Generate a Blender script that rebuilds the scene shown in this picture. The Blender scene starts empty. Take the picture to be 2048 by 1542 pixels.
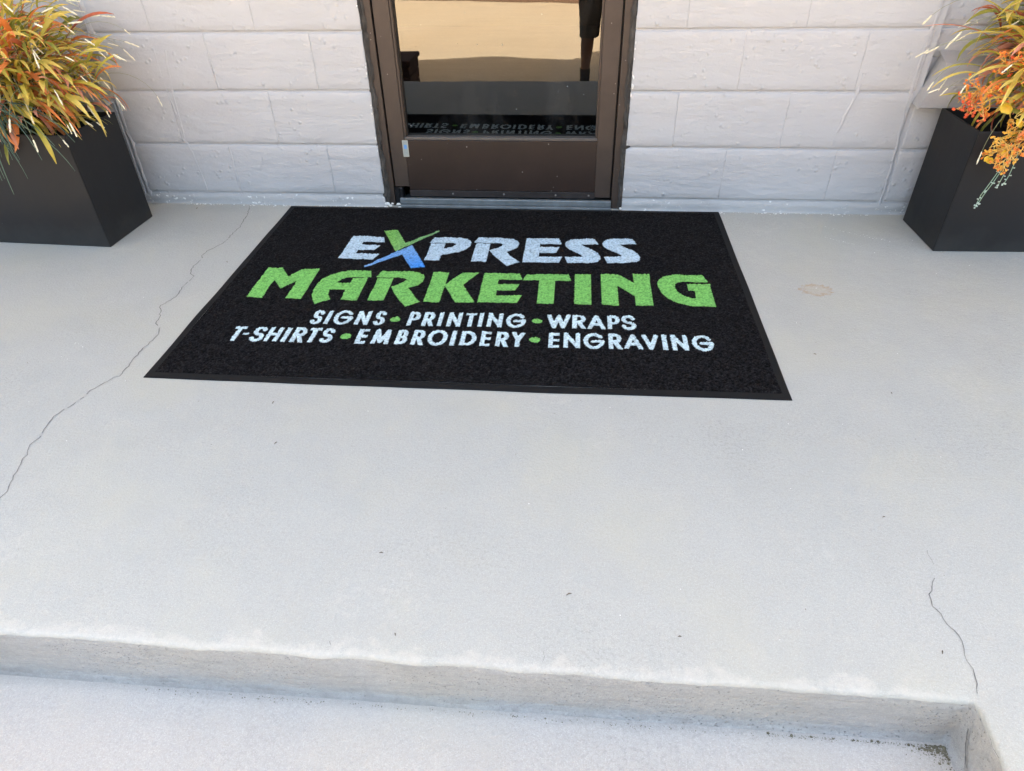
import bpy, bmesh, math, random
import numpy as np
from mathutils import Vector, Matrix, noise as mnoise
S = bpy.context.scene
COL = S.collection
# ------------------------------------------------------------------ camera
cam_d = bpy.data.cameras.new('camera')
cam = bpy.data.objects.new('camera', cam_d); COL.objects.link(cam)
cam_d.sensor_width = 36; cam_d.lens = 1346.87/2048*36; cam_d.clip_start = 0.01; cam_d.clip_end = 400
_r = Vector((0.99575143, 0.08973408, -0.02066115)); _u = Vector((-0.0382311, 0.60700497, 0.7937779)); _f = Vector((-0.08377035, 0.78961558, -0.6078567))
M = Matrix.Identity(4)
for i in range(3):
    M[i][0] = _r[i]; M[i][1] = _u[i]; M[i][2] = -_f[i]
M[0][3], M[1][3], M[2][3] = 0.18096, -2.64205, 1.11115
cam.matrix_world = M
S.camera = cam
# ------------------------------------------------------------------ sky, sun, exposure
SUN_EL = math.radians(50)
W = bpy.data.worlds.new('World'); S.world = W; W.use_nodes = True
nt = W.node_tree; bg = nt.nodes['Background']
sky = nt.nodes.new('ShaderNodeTexSky'); sky.sky_type = 'NISHITA'; sky.sun_disc = False
sky.sun_elevation = SUN_EL; sky.sun_rotation = 0.0; sky.dust_density = 10.0; sky.air_density = 1.5; sky.ozone_density = 0.0
nt.links.new(sky.outputs[0], bg.inputs[0]); bg.inputs[1].default_value = 0.10
sl = bpy.data.lights.new('sun', 'SUN'); sl.energy = 5.0; sl.angle = math.radians(0.53); sl.color = (1, .965, .92)
so = bpy.data.objects.new('sun', sl); COL.objects.link(so); so.rotation_euler = (-(math.pi/2-SUN_EL), 0, 0); so.location = (0, 10, 12)
vs = S.view_settings; vs.view_transform = 'Standard'; vs.look = 'None'; vs.gamma = 1; vs.use_curve_mapping = False
vs.exposure = 3.40
S.cycles.max_bounces = 8; S.cycles.diffuse_bounces = 5; S.cycles.use_denoising = True
rnd = random.Random(11)
# ------------------------------------------------------------------ helpers
def link(name, me, mat=None, parent=None):
    o = bpy.data.objects.new(name, me); COL.objects.link(o)
    if mat is not None and me is not None and not me.materials: me.materials.append(mat)
    if parent is not None: o.parent = parent
    return o
def empty(name, loc=(0, 0, 0), rz=0):
    o = bpy.data.objects.new(name, None); COL.objects.link(o); o.location = loc; o.rotation_euler = (0, 0, rz); o.empty_display_size = .1
    return o
def tag(o, label=None, cat=None, group=None, kind=None):
    if label: o['label'] = label
    if cat: o['category'] = cat
    if group: o['group'] = group
    if kind: o['kind'] = kind
    return o
def pydata(name, v, f, smooth=False):
    me = bpy.data.meshes.new(name); me.from_pydata([tuple(p) for p in v], [], f); me.update()
    if smooth: me.polygons.foreach_set('use_smooth', [True]*len(me.polygons))
    return me
def box_mesh(name, a, b, bev=0.0, seg=2):
    bm = bmesh.new(); bmesh.ops.create_cube(bm, size=1)
    for v in bm.verts:
        v.co = Vector([(a[i]+b[i])/2 + v.co[i]*(b[i]-a[i]) for i in range(3)])
    if bev: bmesh.ops.bevel(bm, geom=bm.edges[:], offset=bev, segments=seg, profile=.5, affect='EDGES')
    me = bpy.data.meshes.new(name); bm.to_mesh(me); bm.free()
    if bev: me.polygons.foreach_set('use_smooth', [False]*len(me.polygons))
    return me
def box(name, a, b, mat, parent=None, bev=0.0, seg=2):
    return link(name, box_mesh(name, a, b, bev, seg), mat, parent)
def tube(pts, radii, n=6, cap=True):
    """verts, faces of a tube along pts"""
    V, F = [], []
    pts = [Vector(p) for p in pts]
    up = Vector((0.13, 0.31, 0.94))
    for i, p in enumerate(pts):
        t = (pts[min(i+1, len(pts)-1)] - pts[max(i-1, 0)]).normalized()
        a = t.cross(up)
        if a.length < 1e-4: a = t.cross(Vector((1, 0, 0)))
        a.normalize(); b = t.cross(a)
        r = radii[i] if hasattr(radii, '__len__') else radii
        for k in range(n):
            w = 2*math.pi*k/n; V.append(p + a*(r*math.cos(w)) + b*(r*math.sin(w)))
    for i in range(len(pts)-1):
        for k in range(n):
            F.append((i*n+k, i*n+(k+1) % n, (i+1)*n+(k+1) % n, (i+1)*n+k))
    if cap:
        F.append(tuple(range(n-1, -1, -1))); F.append(tuple((len(pts)-1)*n+k for k in range(n)))
    return V, F
def merge(parts):
    V, F = [], []
    for v, f in parts:
        o = len(V); V += list(v); F += [tuple(i+o for i in q) for q in f]
    return V, F
def blob(c, r, n=6, m=4, sc=(1, 1, 1)):
    c = Vector(c); V = [c+Vector((0, 0, r*sc[2]))]; F = []
    for j in range(1, m):
        th = math.pi*j/m
        for k in range(n):
            a = 2*math.pi*k/n
            V.append(c+Vector((r*sc[0]*math.sin(th)*math.cos(a), r*sc[1]*math.sin(th)*math.sin(a), r*sc[2]*math.cos(th))))
    V.append(c-Vector((0, 0, r*sc[2])))
    for k in range(n): F.append((0, 1+k, 1+(k+1) % n))
    for j in range(m-2):
        for k in range(n):
            F.append((1+j*n+k, 1+(j+1)*n+k, 1+(j+1)*n+(k+1) % n, 1+j*n+(k+1) % n))
    e = len(V)-1; b0 = 1+(m-2)*n
    for k in range(n): F.append((b0+k, e, b0+(k+1) % n))
    return V, F
# ---- materials
class NT:
    def __init__(s, name):
        s.m = bpy.data.materials.new(name); s.m.use_nodes = True; s.t = s.m.node_tree; s.N = s.t.nodes; s.L = s.t.links
        s.b = s.N['Principled BSDF']; s.out = s.N['Material Output']; s.co = s.N.new('ShaderNodeTexCoord')
    def src(s, kind='Object', scale=(1, 1, 1)):
        mp = s.N.new('ShaderNodeMapping'); s.L.new(s.co.outputs[kind], mp.inputs[0]); mp.inputs['Scale'].default_value = scale; return mp.outputs[0]
    def noise(s, sc, det=4, rough=.6, vec=None, dist=0):
        n = s.N.new('ShaderNodeTexNoise'); n.inputs['Scale'].default_value = sc; n.inputs['Detail'].default_value = det
        n.inputs['Roughness'].default_value = rough; n.inputs['Distortion'].default_value = dist
        s.L.new(vec or s.co.outputs['Object'], n.inputs['Vector']); return n.outputs['Fac']
    def vor(s, sc, vec=None, feat='F1', rand=1):
        n = s.N.new('ShaderNodeTexVoronoi'); n.inputs['Scale'].default_value = sc; n.feature = feat; n.inputs['Randomness'].default_value = rand
        s.L.new(vec or s.co.outputs['Object'], n.inputs['Vector']); return n.outputs['Distance']
    def rng(s, v, a, b, c=0., d=1., smooth=False):
        n = s.N.new('ShaderNodeMapRange'); n.inputs[1].default_value = a; n.inputs[2].default_value = b; n.inputs[3].default_value = c; n.inputs[4].default_value = d
        if smooth: n.interpolation_type = 'SMOOTHSTEP'
        s.L.new(v, n.inputs[0]); return n.outputs[0]
    def math(s, op, a, b=None, c=None):
        n = s.N.new('ShaderNodeMath'); n.operation = op
        for i, x in enumerate((a, b, c)):
            if x is None: continue
            if isinstance(x, (int, float)): n.inputs[i].default_value = x
            else: s.L.new(x, n.inputs[i])
        return n.outputs[0]
    def mix(s, f, a, b, mode='MIX'):
        n = s.N.new('ShaderNodeMix'); n.data_type = 'RGBA'; n.blend_type = mode
        if isinstance(f, (int, float)): n.inputs[0].default_value = f
        else: s.L.new(f, n.inputs[0])
        for i, x in ((6, a), (7, b)):
            if isinstance(x, tuple): n.inputs[i].default_value = (*x[:3], 1)
            else: s.L.new(x, n.inputs[i])
        return n.outputs[2]
    def bump(s, h, strength=.5, dist=.002, prev=None):
        n = s.N.new('ShaderNodeBump'); n.inputs['Strength'].default_value = strength; n.inputs['Distance'].default_value = dist
        s.L.new(h, n.inputs['Height'])
        if prev is not None: s.L.new(prev, n.inputs['Normal'])
        return n.outputs[0]
    def xyz(s, kind='Object'):
        n = s.N.new('ShaderNodeSeparateXYZ'); s.L.new(s.co.outputs[kind], n.inputs[0]); return n.outputs
    def fin(s, col=None, rough=.6, nrm=None, metal=0, spec=.5):
        if isinstance(col, tuple): s.b.inputs['Base Color'].default_value = (*col[:3], 1)
        elif col is not None: s.L.new(col, s.b.inputs['Base Color'])
        if isinstance(rough, (int, float)): s.b.inputs['Roughness'].default_value = rough
        else: s.L.new(rough, s.b.inputs['Roughness'])
        if nrm is not None: s.L.new(nrm, s.b.inputs['Normal'])
        s.b.inputs['Metallic'].default_value = metal; s.b.inputs['Specular IOR Level'].default_value = spec
        return s.m
def concrete(name, base, warm, wear=None, stain=None, bumps=1.0, pits=False, streak=(1, 2.2, 1)):
    k = NT(name)
    big = k.noise(1.3, 5, .6); mid = k.noise(9, 5, .65); fine = k.noise(170, 3, .75)
    st = k.noise(38, 4, .7, k.src('Object', streak))
    c = k.mix(k.rng(big, .38, .66), base, warm)
    c = k.mix(k.rng(mid, .3, .75, 0, .30), c, tuple(x*.84 for x in base))
    c = k.mix(k.rng(st, .35, .75, 0, .12), c, tuple(min(1, x*1.18) for x in base))
    g2 = k.noise(430, 2, .6)
    c = k.mix(k.rng(fine, .40, .62, 0, .30), c, tuple(x*.70 for x in base))
    c = k.mix(k.rng(g2, .52, .70, 0, .45), c, tuple(min(1, x*1.45) for x in base))
    fl = k.noise(2.6, 3, .55); c = k.mix(k.rng(fl, .50, .66, 0, .35), c, (base[0]*1.07, base[1]*1.03, base[2]*.90))
    f2 = k.noise(4.3, 6, .7, None, .6); c = k.mix(k.rng(f2, .52, .70, 0, .35), c, tuple(x*.90 for x in base))
    sp = k.rng(k.vor(70), .02, .045, 1, 0)
    spm = k.math('MULTIPLY', sp, k.rng(k.noise(11, 2), .55, .62))
    c = k.mix(k.math('MULTIPLY', spm, .7), c, (.75, .75, .72))
    dk = k.math('MULTIPLY', k.rng(k.vor(42, k.src('Object', (1, 1.3, 1))), .02, .05, 1, 0), k.rng(k.noise(7, 2), .60, .66))
    c = k.mix(k.math('MULTIPLY', dk, .6), c, (.10, .10, .09))
    h = k.math('ADD', k.math('MULTIPLY', fine, .5), k.math('ADD', k.math('MULTIPLY', st, .25), k.math('MULTIPLY', mid, 1.2)))
    x = k.xyz()
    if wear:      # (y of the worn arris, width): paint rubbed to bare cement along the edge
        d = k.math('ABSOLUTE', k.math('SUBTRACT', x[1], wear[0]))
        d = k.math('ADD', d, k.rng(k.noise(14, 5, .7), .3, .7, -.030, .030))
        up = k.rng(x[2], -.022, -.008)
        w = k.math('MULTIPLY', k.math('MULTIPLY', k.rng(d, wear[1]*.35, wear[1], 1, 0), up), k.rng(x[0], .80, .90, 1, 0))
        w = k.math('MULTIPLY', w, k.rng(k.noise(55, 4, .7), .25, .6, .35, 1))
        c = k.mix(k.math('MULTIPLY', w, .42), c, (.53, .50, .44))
    sc_ = k.math('MULTIPLY', k.rng(k.noise(3.1, 3, .5), .60, .66), k.rng(k.noise(48, 5, .8), .50, .60)); c = k.mix(k.math('MULTIPLY', sc_, .25), c, (.52, .50, .45))
    dr = k.math('MULTIPLY', k.rng(k.noise(1.9, 3, .6), .50, .68), k.rng(k.noise(120, 3, .8), .50, .62)); c = k.mix(k.math('MULTIPLY', dr, .35), c, tuple(q*.6 for q in base))
    if stain:
        sx = k.math('DIVIDE', k.math('SUBTRACT', x[0], stain[0]), stain[2]); sy = k.math('DIVIDE', k.math('SUBTRACT', x[1], stain[1]), stain[3])
        r = k.math('SQRT', k.math('ADD', k.math('MULTIPLY', sx, sx), k.math('MULTIPLY', sy, sy)))
        r = k.math('ADD', r, k.rng(k.noise(60, 3), .3, .7, -.28, .28))
        ring = k.rng(k.math('ABSOLUTE', k.math('SUBTRACT', r, .85)), .0, .28, 1, 0)
        ring = k.math('MULTIPLY', ring, k.rng(k.noise(40, 3), .35, .6, .2, 1))
        c = k.mix(k.math('MULTIPLY', ring, .75), c, (.33, .225, .12))
        c = k.mix(k.rng(r, .6, 1.05, .35, 0), c, (.40, .34, .25))
    n = k.bump(h, .8*bumps, .0042)
    if pits:
        pm = k.math('MULTIPLY', k.rng(k.vor(170, k.src('Object', (.75, 1, 1))), .08, .22, 1, 0), k.rng(k.noise(5, 4), .40, .56))
        pm = k.math('MULTIPLY', pm, k.rng(k.noise(50, 2), .42, .5))
        c = k.mix(k.math('MULTIPLY', pm, .30), c, (.11, .105, .095))
        gr = k.noise(22, 5, .75, k.src('Object', (.35, 1, 4)))
        c = k.mix(k.rng(gr, .42, .7, 0, .45), c, tuple(q*.68 for q in base)); g3 = k.noise(70, 4, .8); c = k.mix(k.rng(g3, .45, .7, 0, .5), c, tuple(q*.7 for q in base))
        # dust line along the foot of the riser
        ft = k.math('ADD', x[2], k.rng(k.noise(16, 4), .3, .7, -.012, .012))
        c = k.mix(k.rng(ft, -.140, -.124, .4, 0), c, (.22, .205, .185))
        n = k.bump(k.math('ADD', k.math('ADD', gr, k.math('MULTIPLY', g3, .5)), k.math('MULTIPLY', pm, -1.4)), .9, .006, n)
    return k.fin(c, .88, n, spec=.25)
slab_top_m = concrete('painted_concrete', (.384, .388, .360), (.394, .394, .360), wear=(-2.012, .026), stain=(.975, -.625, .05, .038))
riser_m = concrete('rough_concrete', (.425, .425, .41), (.44, .43, .41), pits=True)
tread_m = concrete('painted_concrete_step', (.385, .378, .355), (.41, .39, .36), bumps=1.3)
def painted_wall(name, base, chips=False):
    k = NT(name)
    geo = k.N.new('ShaderNodeNewGeometry'); P = geo.outputs['Position']
    def nz(s, d=4, r=.6, sc=(1, 1, 1)):
        mp = k.N.new('ShaderNodeMapping'); k.L.new(P, mp.inputs[0]); mp.inputs['Scale'].default_value = sc; return k.noise(s, d, r, mp.outputs[0])
    a, b, f = nz(2.2, 4), nz(13, 5, .6, (.55, 1, 1.4)), nz(150, 3, .7)
    br = nz(45, 5, .7, (.3, 1, 1))
    c = k.mix(k.rng(a, .35, .65), base, tuple(x*y for x, y in zip(base, (.95, .945, .945))))
    c = k.mix(k.rng(b, .35, .75, 0, .18), c, tuple(x*.86 for x in base))
    c = k.mix(k.rng(f, .3, .8, 0, .16), c, tuple(x*.8 for x in base))
    lump = k.rng(k.vor(38, P), .0, .36, 1, 0, True); lm = k.math('MULTIPLY', lump, k.rng(nz(6, 3), .47, .60))
    if chips:
        ch = k.math('MULTIPLY', k.rng(nz(70, 4, .6, (.7, 1, 1)), .60, .63), k.rng(nz(6, 3), .45, .58))
        c = k.mix(ch, c, (.78, .78, .75))
    n = k.bump(k.math('ADD', k.math('MULTIPLY', br, .8), k.math('MULTIPLY', f, .22)), .6, .0042)
    n = k.bump(b, .6, .016, n); n = k.bump(lm, .7, .004, n)
    return k.fin(c, .62, n, spec=.35)
wall_m = painted_wall('painted_block', (.475, .475, .482))
wallbase_m = painted_wall('painted_base', (.44, .44, .44), True)
def simple(name, col, rough=.5, metal=0, spec=.5, nsc=0, namt=.25, bump=0, bsc=60, specks=None):
    k = NT(name); c = tuple(col)
    if nsc: c = k.mix(k.rng(k.noise(nsc, 5, .65), .3, .7), tuple(x*(1-namt) for x in col), tuple(min(1, x*(1+namt)) for x in col))
    if specks:
        m = k.math('MULTIPLY', k.rng(k.vor(specks[0]), specks[1]*.6, specks[1], 1, 0), k.rng(k.noise(9, 3), .47, .56))
        c = k.mix(k.math('MULTIPLY', m, .8), c, specks[2])
    n = k.bump(k.noise(bsc, 4, .7), .5, bump) if bump else None
    return k.fin(c, rough, n, metal, spec)
brown_m = simple('brown_aluminium', (.056, .040, .032), .5, .2, .5, 7, .18, .0006, 90, (34, .075, (.5, .48, .45)))
brown_panel_m = simple('brown_kick_panel', (.027, .0155, .012), .45, .15, .5, 6, .2, .0005, 70, (30, .08, (.45, .42, .4)))
brown_edge_m = simple('brown_bead', (.10, .088, .08), .45, .2, .5, 12, .2)
black_m = simple('black_rubber', (.012, .012, .013), .5)
pivot_m = simple('black_pivot', (.016, .017, .02), .3, .3, .6)
caulk_m = simple('grey_caulk', (.06, .055, .05), .85, 0, .3, 40, .35, .003, 120)
alu_m = simple('dull_aluminium', (.20, .225, .24), .5, .55, .5, 16, .22, .0006, 140, (40, .08, (.6, .6, .58)))
white_m = simple('white_plaster_chip', (.72, .72, .69), .8, 0, .3, 60, .15, .002, 140)
screw_m = simple('screw_metal', (.25, .25, .25), .4, .6)
def planter_mat():
    k = NT('matt_black_planter'); x = k.xyz()
    st = k.noise(3.2, 5, .65, k.src('Object', (1, 1, .35))); f = k.noise(45, 4, .7); base = (.0082, .0081, .0090)
    c = k.mix(k.rng(st, .42, .68, 0, .55), base, (.017, .017, .018))
    low = k.math('ADD', x[2], k.rng(k.noise(9, 4), .3, .7, -.05, .05)); c = k.mix(k.rng(low, .0, .09, .5, 0), c, (.034, .033, .031))
    sp = k.math('MULTIPLY', k.rng(k.vor(40), .03, .07, 1, 0), k.rng(k.noise(8, 3), .55, .6)); c = k.mix(k.math('MULTIPLY', sp, .5), c, (.2, .2, .19))
    return k.fin(c, k.rng(st, .3, .7, .5, .75), k.bump(f, .35, .0009), 0, .38)
planter_m = planter_mat()
soil_m = simple('dark_soil', (.016, .012, .009), .95, 0, .2, 60, .5, .006, 90)
def sand():
    k = NT('sandy_concrete'); base = (.64, .505, .335)
    c = k.mix(k.rng(k.noise(.7, 4), .35, .65), base, (.60, .455, .285))
    c = k.mix(k.rng(k.noise(55, 4, .8), .40, .62, 0, .5), c, tuple(x*.62 for x in base))
    c = k.mix(k.rng(k.noise(95, 2, .7), .56, .70, 0, .6), c, (.80, .70, .52))
    c = k.mix(k.rng(k.noise(9, 5, .75, k.src('Object', (.12, 1, 1))), .46, .66, 0, .5), c, tuple(x*.72 for x in base))
    m = k.math('MULTIPLY', k.rng(k.vor(5), .035, .06, 1, 0), k.rng(k.noise(2.1, 2), .46, .52)); c = k.mix(m, c, (.10, .07, .04))
    return k.fin(c, .9, k.bump(k.noise(60, 4, .8), .8, .006), 0, .2)
sand_m = sand()
road_m = simple('brown_gravel', (.20, .115, .065), .95, 0, .2, 30, .3, .004, 80)
dark_m = simple('dark_interior', (.012, .012, .013), .8)
white_soffit_m = simple('soffit_paint', (.74, .73, .71), .7, 0, .3, 10, .05)
pier_m = simple('brown_brick', (.075, .042, .032), .85, 0, .3, 25, .3, .004, 60)
crack_m = simple('crack_shadow', (.17, .167, .16), .95, 0, .1, 80, .4)
grit_m = simple('dark_grit', (.13, .12, .085), .95, 0, .2, 90, .6)
leaflitter_m = simple('dry_litter', (.12, .09, .06), .9, 0, .2, 90, .4)
sill_m = painted_wall('painted_sill', (.40, .395, .40))
stone_m = simple('bare_sill_end', (.30, .285, .24), .9, 0, .3, 30, .25, .004, 70)

# ------------------------------------------------------------------ ground
g = link('ground', pydata('ground', [(-90, -90, -.32), (90, -90, -.32), (90, 30, -.32), (-90, 30, -.32)], [(0, 1, 2, 3)]), sand_m); tag(g, kind='structure')
rd = link('road', pydata('road', [(-60, -19.9, -.316), (60, 6.4-13.6-.0, -.316), (60, -40, -.316), (-60, -60, -.316)], [(0, 1, 2, 3)]), road_m); tag(rd, kind='structure')
rdm = rd.data
rdm.vertices[0].co = (-60, -7.9-58*.2, -.316); rdm.vertices[1].co = (30, -7.45+30*.2-7.0, -.316)
rdm.vertices[1].co = (25, -7.45+25*.2, -.316); rdm.vertices[2].co = (60, -60, -.316)

# ------------------------------------------------------------------ slab, step
def edge_sweep(path, prof, jit, seed, name):
    """sweep prof (d outward, z) along a polyline with mitred corners, rows jittered"""
    pts = []
    P = [Vector((x, y, 0)) for x, y in path]
    nrm = []
    for i in range(len(P)-1):
        t = (P[i+1]-P[i]).normalized(); nrm.append(Vector((t.y, -t.x, 0)))   # outward: to the right of travel
    out = []
    for i in range(len(P)-1):
        L = (P[i+1]-P[i]).length; n = max(1, int(L/.014))
        for j in range(n + (1 if i == len(P)-2 else 0)):
            f = j/n; p = P[i].lerp(P[i+1], f); o = nrm[i].copy()
            if j == 0 and i > 0: o = nrm[i-1]+nrm[i]
            # keep rows near a concave corner from folding
            out.append((p, o, i, min(f*L, (1-f)*L)))
    V, F = [], []; m = len(prof)
    for (p, o, i, dc) in out:
        for k, (d, z, w) in enumerate(prof):
            q = p+o*d
            # rows inside the corner's mitre zone are clamped
            if d < 0 and len(P) > 2:
                pass
            n1 = mnoise.noise(Vector((q.x*9, q.y*9, seed+z*8)))+.6*mnoise.noise(Vector((q.x*38, q.y*38, seed+z*30)))
            n2 = mnoise.noise(Vector((q.x*13, q.y*13, seed+50+z*9)))
            zz = z if z > -.02 else -.02+(z+.02)*((.1355-.009*-min(q.x, .9)*-1)-.02)/.1297
            V.append((q.x+o.x*n1*jit*w, q.y+o.y*n1*jit*w, zz+(n2*jit*.5*w)))
    for a in range(len(out)-1):
        for k in range(m-1):
            F.append((a*m+k, a*m+k+1, (a+1)*m+k+1, (a+1)*m+k))
    return V, F, m, len(out)
path = [(-4.6, -2.021), (0.873, -2.010), (0.873, -2.62), (4.6, -2.62)]
# top arris rows: flat sheet first, then rounding, then the rough riser
prof_top = [(-.03, 0, 0), (-.010, -.0004, .3), (-.005, -.0013, .6), (-.0015, -.0040, 1), (0, -.009, 1)]
prof_ris = [(0, -.009, 1), (.0015, -.03, .8), (.001, -.06, .8), (.0015, -.09, .8), (.001, -.12, .8), (.003, -.140, .6), (.009, -.1497, .3)]
Vt, Ft, mt, nt_ = edge_sweep(path, prof_top, .0042, 3, 't')
inner = [Vt[a*mt] for a in range(nt_)]
o0 = len(Vt); Vt = Vt + [(4.6, .02, 0), (-4.6, .02, 0)]
ring = [a*mt for a in range(nt_)]
me = pydata('slab_top', Vt, Ft + [tuple(ring + [o0, o0+1])], True)
bm = bmesh.new(); bm.from_mesh(me); bmesh.ops.triangulate(bm, faces=[f for f in bm.faces if len(f.verts) > 4]); bmesh.ops.recalc_face_normals(bm, faces=bm.faces[:]); bm.to_mesh(me); bm.free()
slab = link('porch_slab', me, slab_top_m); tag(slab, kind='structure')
Vr, Fr, _, _ = edge_sweep(path, prof_ris, .0042, 3, 'r')
ris = link('riser', pydata('riser', Vr, Fr, True), riser_m, slab)
# slab continues under the right-hand cheek down to the ground, and under the door
stp = link('step', pydata('step', [(-4.6, -2.0, -.1769), (.885, -2.0, -.1275), (.885, -2.40, -.1275), (-4.6, -2.40, -.1769), (-4.6, -2.40, -.325), (.885, -2.40, -.325)], [(0, 3, 2, 1), (3, 4, 5, 2)]), tread_m); tag(stp, kind='structure')
link('cheek_face', pydata('cheek_face', [(.885, -2.624, -.148), (4.6, -2.624, -.148), (4.6, -2.624, -.325), (.885, -2.624, -.325), (.885, -2.40, -.148), (.885, -2.40, -.325)], [(0, 3, 2, 1), (4, 5, 3, 0)]), riser_m, slab)

# cracks: narrow ragged ribbons just proud of the paint
def crack(pts, w0, seed, parent=slab, z=.0007, mat=crack_m, rough=.0045):
    R = random.Random(seed); P = []
    for i in range(len(pts)-1):
        a, b = Vector(pts[i]), Vector(pts[i+1]); n = max(2, int((b-a).length/.011))
        for j in range(n): P.append(a.lerp(b, j/n)+Vector((R.gauss(0, rough*.45), R.gauss(0, rough*.45))))
    P.append(Vector(pts[-1]))
    V, F = [], []
    for i, p in enumerate(P):
        t = (P[min(i+1, len(P)-1)]-P[max(0, i-1)]); t = t.normalized() if t.length else Vector((0, 1)); n = Vector((t.y, -t.x))
        w = w0*(.35+1.0*abs(mnoise.noise(Vector((p.x*14, p.y*14, seed))))+R.random()*.5)*.5
        V += [(p.x+n.x*w, p.y+n.y*w, z), (p.x-n.x*w*.8, p.y-n.y*w*.8, z)]
        if i and R.random() > .07+.25*max(0, mnoise.noise(Vector((p.x*3, p.y*3, seed+.5)))): F.append((2*i-2, 2*i-1, 2*i+1, 2*i))
    return link('crack', pydata('crack', V, F), mat, parent)
c1 = [(-1201, 2), (-1171, -111), (-1153, -229), (-1156, -285), (-1153, -378), (-1173, -409), (-1190, -469), (-1179, -505), (-1183, -576), (-1165, -620), (-1147, -638), (-1146, -674), (-1149, -720), (-1138, -784), (-1161, -841), (-1127, -916), (-1120, -952), (-1099, -971), (-1080, -1007), (-1083, -1040), (-1088, -1087), (-1086, -1156), (-1082, -1200), (-1083, -1224), (-1110, -1261), (-1126, -1296), (-1132, -1336), (-1147, -1379), (-1157, -1406), (-1156, -1431), (-1149, -1463), (-1141, -1482), (-1150, -1516), (-1133, -1555), (-1122, -1596), (-1116, -1622), (-1105, -1644), (-1097, -1679), (-1100, -1705), (-1120, -1800), (-1105, -1900), (-1115, -1990)]
crack([(a/1000, b/1000) for a, b in c1], .0031, 1)
c2 = [(912, -1691), (915, -1728)]
c3 = [(904, -1763), (879, -1801), (874, -1825), (886, -1840), (886, -1863), (894, -1876), (899, -1894), (893, -1925), (894, -1950), (888, -1977), (882, -1995)]
crack([(a/1000, b/1000) for a, b in c2], .0010, 2); crack([(a/1000, b/1000) for a, b in c3], .0020, 3, rough=.003)
for i, (x, y0, y1) in enumerate([(-.235, -2.0, -1.985), (.155, -2.0, -1.975)]):
    crack([(x, y0), (x+.001, (y0+y1)/2), (x-.001, y1)], .0010, 20+i)

# grit in the inner corner and along the foot of the riser
R = random.Random(5); parts = []
def chipv(x, y, z, r):
    v, f = blob((x, y, z), r, 5, 3, (1, .8, .45)); return [Vector(p)+Vector((R.gauss(0, r*.2), R.gauss(0, r*.2), 0)) for p in v], f
for i in range(900):
    q = R.random()
    if q < .55: x = .865-abs(R.gauss(0, .022)); y = -2.024-abs(R.gauss(0, .012))
    elif q < .78: x = .864-abs(R.gauss(0, .007)); y = -2.03-R.random()*.16
    else: x = .86-R.random()**1.3*.30; y = -2.024-abs(R.gauss(0, .0035))
    parts.append(chipv(x, y, -.1355+.009*x+.0003, R.uniform(.0004, .0011)*(1+2.2*(R.random() < .12))))
for i in range(150):
    x = R.uniform(-.6, .5)+R.gauss(0, .05); y = -2.026-abs(R.gauss(0, .004)); parts.append(chipv(x, y, -.1355+.009*x+.0003, R.uniform(.0006, .0014)))
V, F = merge(parts); gr = link('grit', pydata('grit', V, F), grit_m); tag(gr, 'dark mossy grit gathered in the inner corner of the step below the riser', 'grit', kind='stuff')
crack([(.868, -2.07), (.8685, -2.1)], .001, 31)
# ragged crack running down the inner side of the right cheek
def vcrack(pts, w0, seed, name='crack', parent=slab, mat=crack_m):
    R = random.Random(seed); V, F = [], []; P = []
    for i in range(len(pts)-1):
        a, b = Vector(pts[i]), Vector(pts[i+1]); n = max(2, int((b-a).length/.008))
        for j in range(n): P.append(a.lerp(b, j/n)+Vector((0, R.gauss(0, .0014), R.gauss(0, .0014))))
    for i, p in enumerate(P):
        w = w0*(.3+R.random()); V += [(p.x, p.y-w, p.z), (p.x, p.y+w, p.z)]
        if i: F.append((2*i-2, 2*i-1, 2*i+1, 2*i))
    return link(name, pydata(name, V, F), mat, parent)
vcrack([(.8665, -2.035, -.045), (.8655, -2.055, -.075), (.866, -2.075, -.10), (.866, -2.10, -.135)], .0022, 8)

# small litter on the slab: each bit a tiny twig, leaf scrap or paint fleck
R = random.Random(9); parts = []; wp = []
sp = [(-599, -1314, .007), (-533, -1469, .006), (197, -1852, .007), (874, -1000, .005), (-190, -1781, .005), (-1415, -54, .008), (-1072, -531, .006), (860, -1609, .004), (1025, -1170, .004), (-119, -1962, .004), (399, -1927, .004), (855, -1922, .005)]
for x, y, s in sp:
    a = R.uniform(0, 3.1); x /= 1000; y /= 1000; d = Vector((math.cos(a), math.sin(a), 0))*s*.8
    parts.append(tube([(x-d.x, y-d.y, .0012), (x, y+s*.2, .0022), (x+d.x, y+d.y, .0012)], [.0005, .0011, .0004], 5))
for i in range(46):
    parts.append(chipv(R.uniform(-1.5, 1.5), R.uniform(-1.95, -.05), .0005, R.uniform(.0005, .0014)))
V, F = merge(parts); tag(link('litter', pydata('litter', V, F), leaflitter_m), 'tiny dark twigs and leaf scraps scattered over the grey porch slab', 'litter', kind='stuff')
for i in range(70): wp.append(chipv(R.uniform(-1.6, 1.6), R.uniform(-1.95, -.03), .0006, R.uniform(.0006, .0017)))
for x, y, n in ((1.215, -.18, 26), (1.30, -.22, 14), (1.17, -.26, 20), (-1.29, -1.083, 7), (.97, -.612, 5)):
    for j in range(n): wp.append(chipv(x+(j-n/2)*.006+R.gauss(0, .003), y-(j-n/2)*.004+R.gauss(0, .004), .0006, R.uniform(.0005, .0016)))
for i in range(230):
    x = R.choice([R.uniform(-1.5, -.62), R.uniform(.38, 1.34)]); wp.append(chipv(x, -.004-abs(R.gauss(0, .008)), .0008, R.uniform(.0007, .003)*(1 if R.random() < .85 else 2)))
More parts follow.
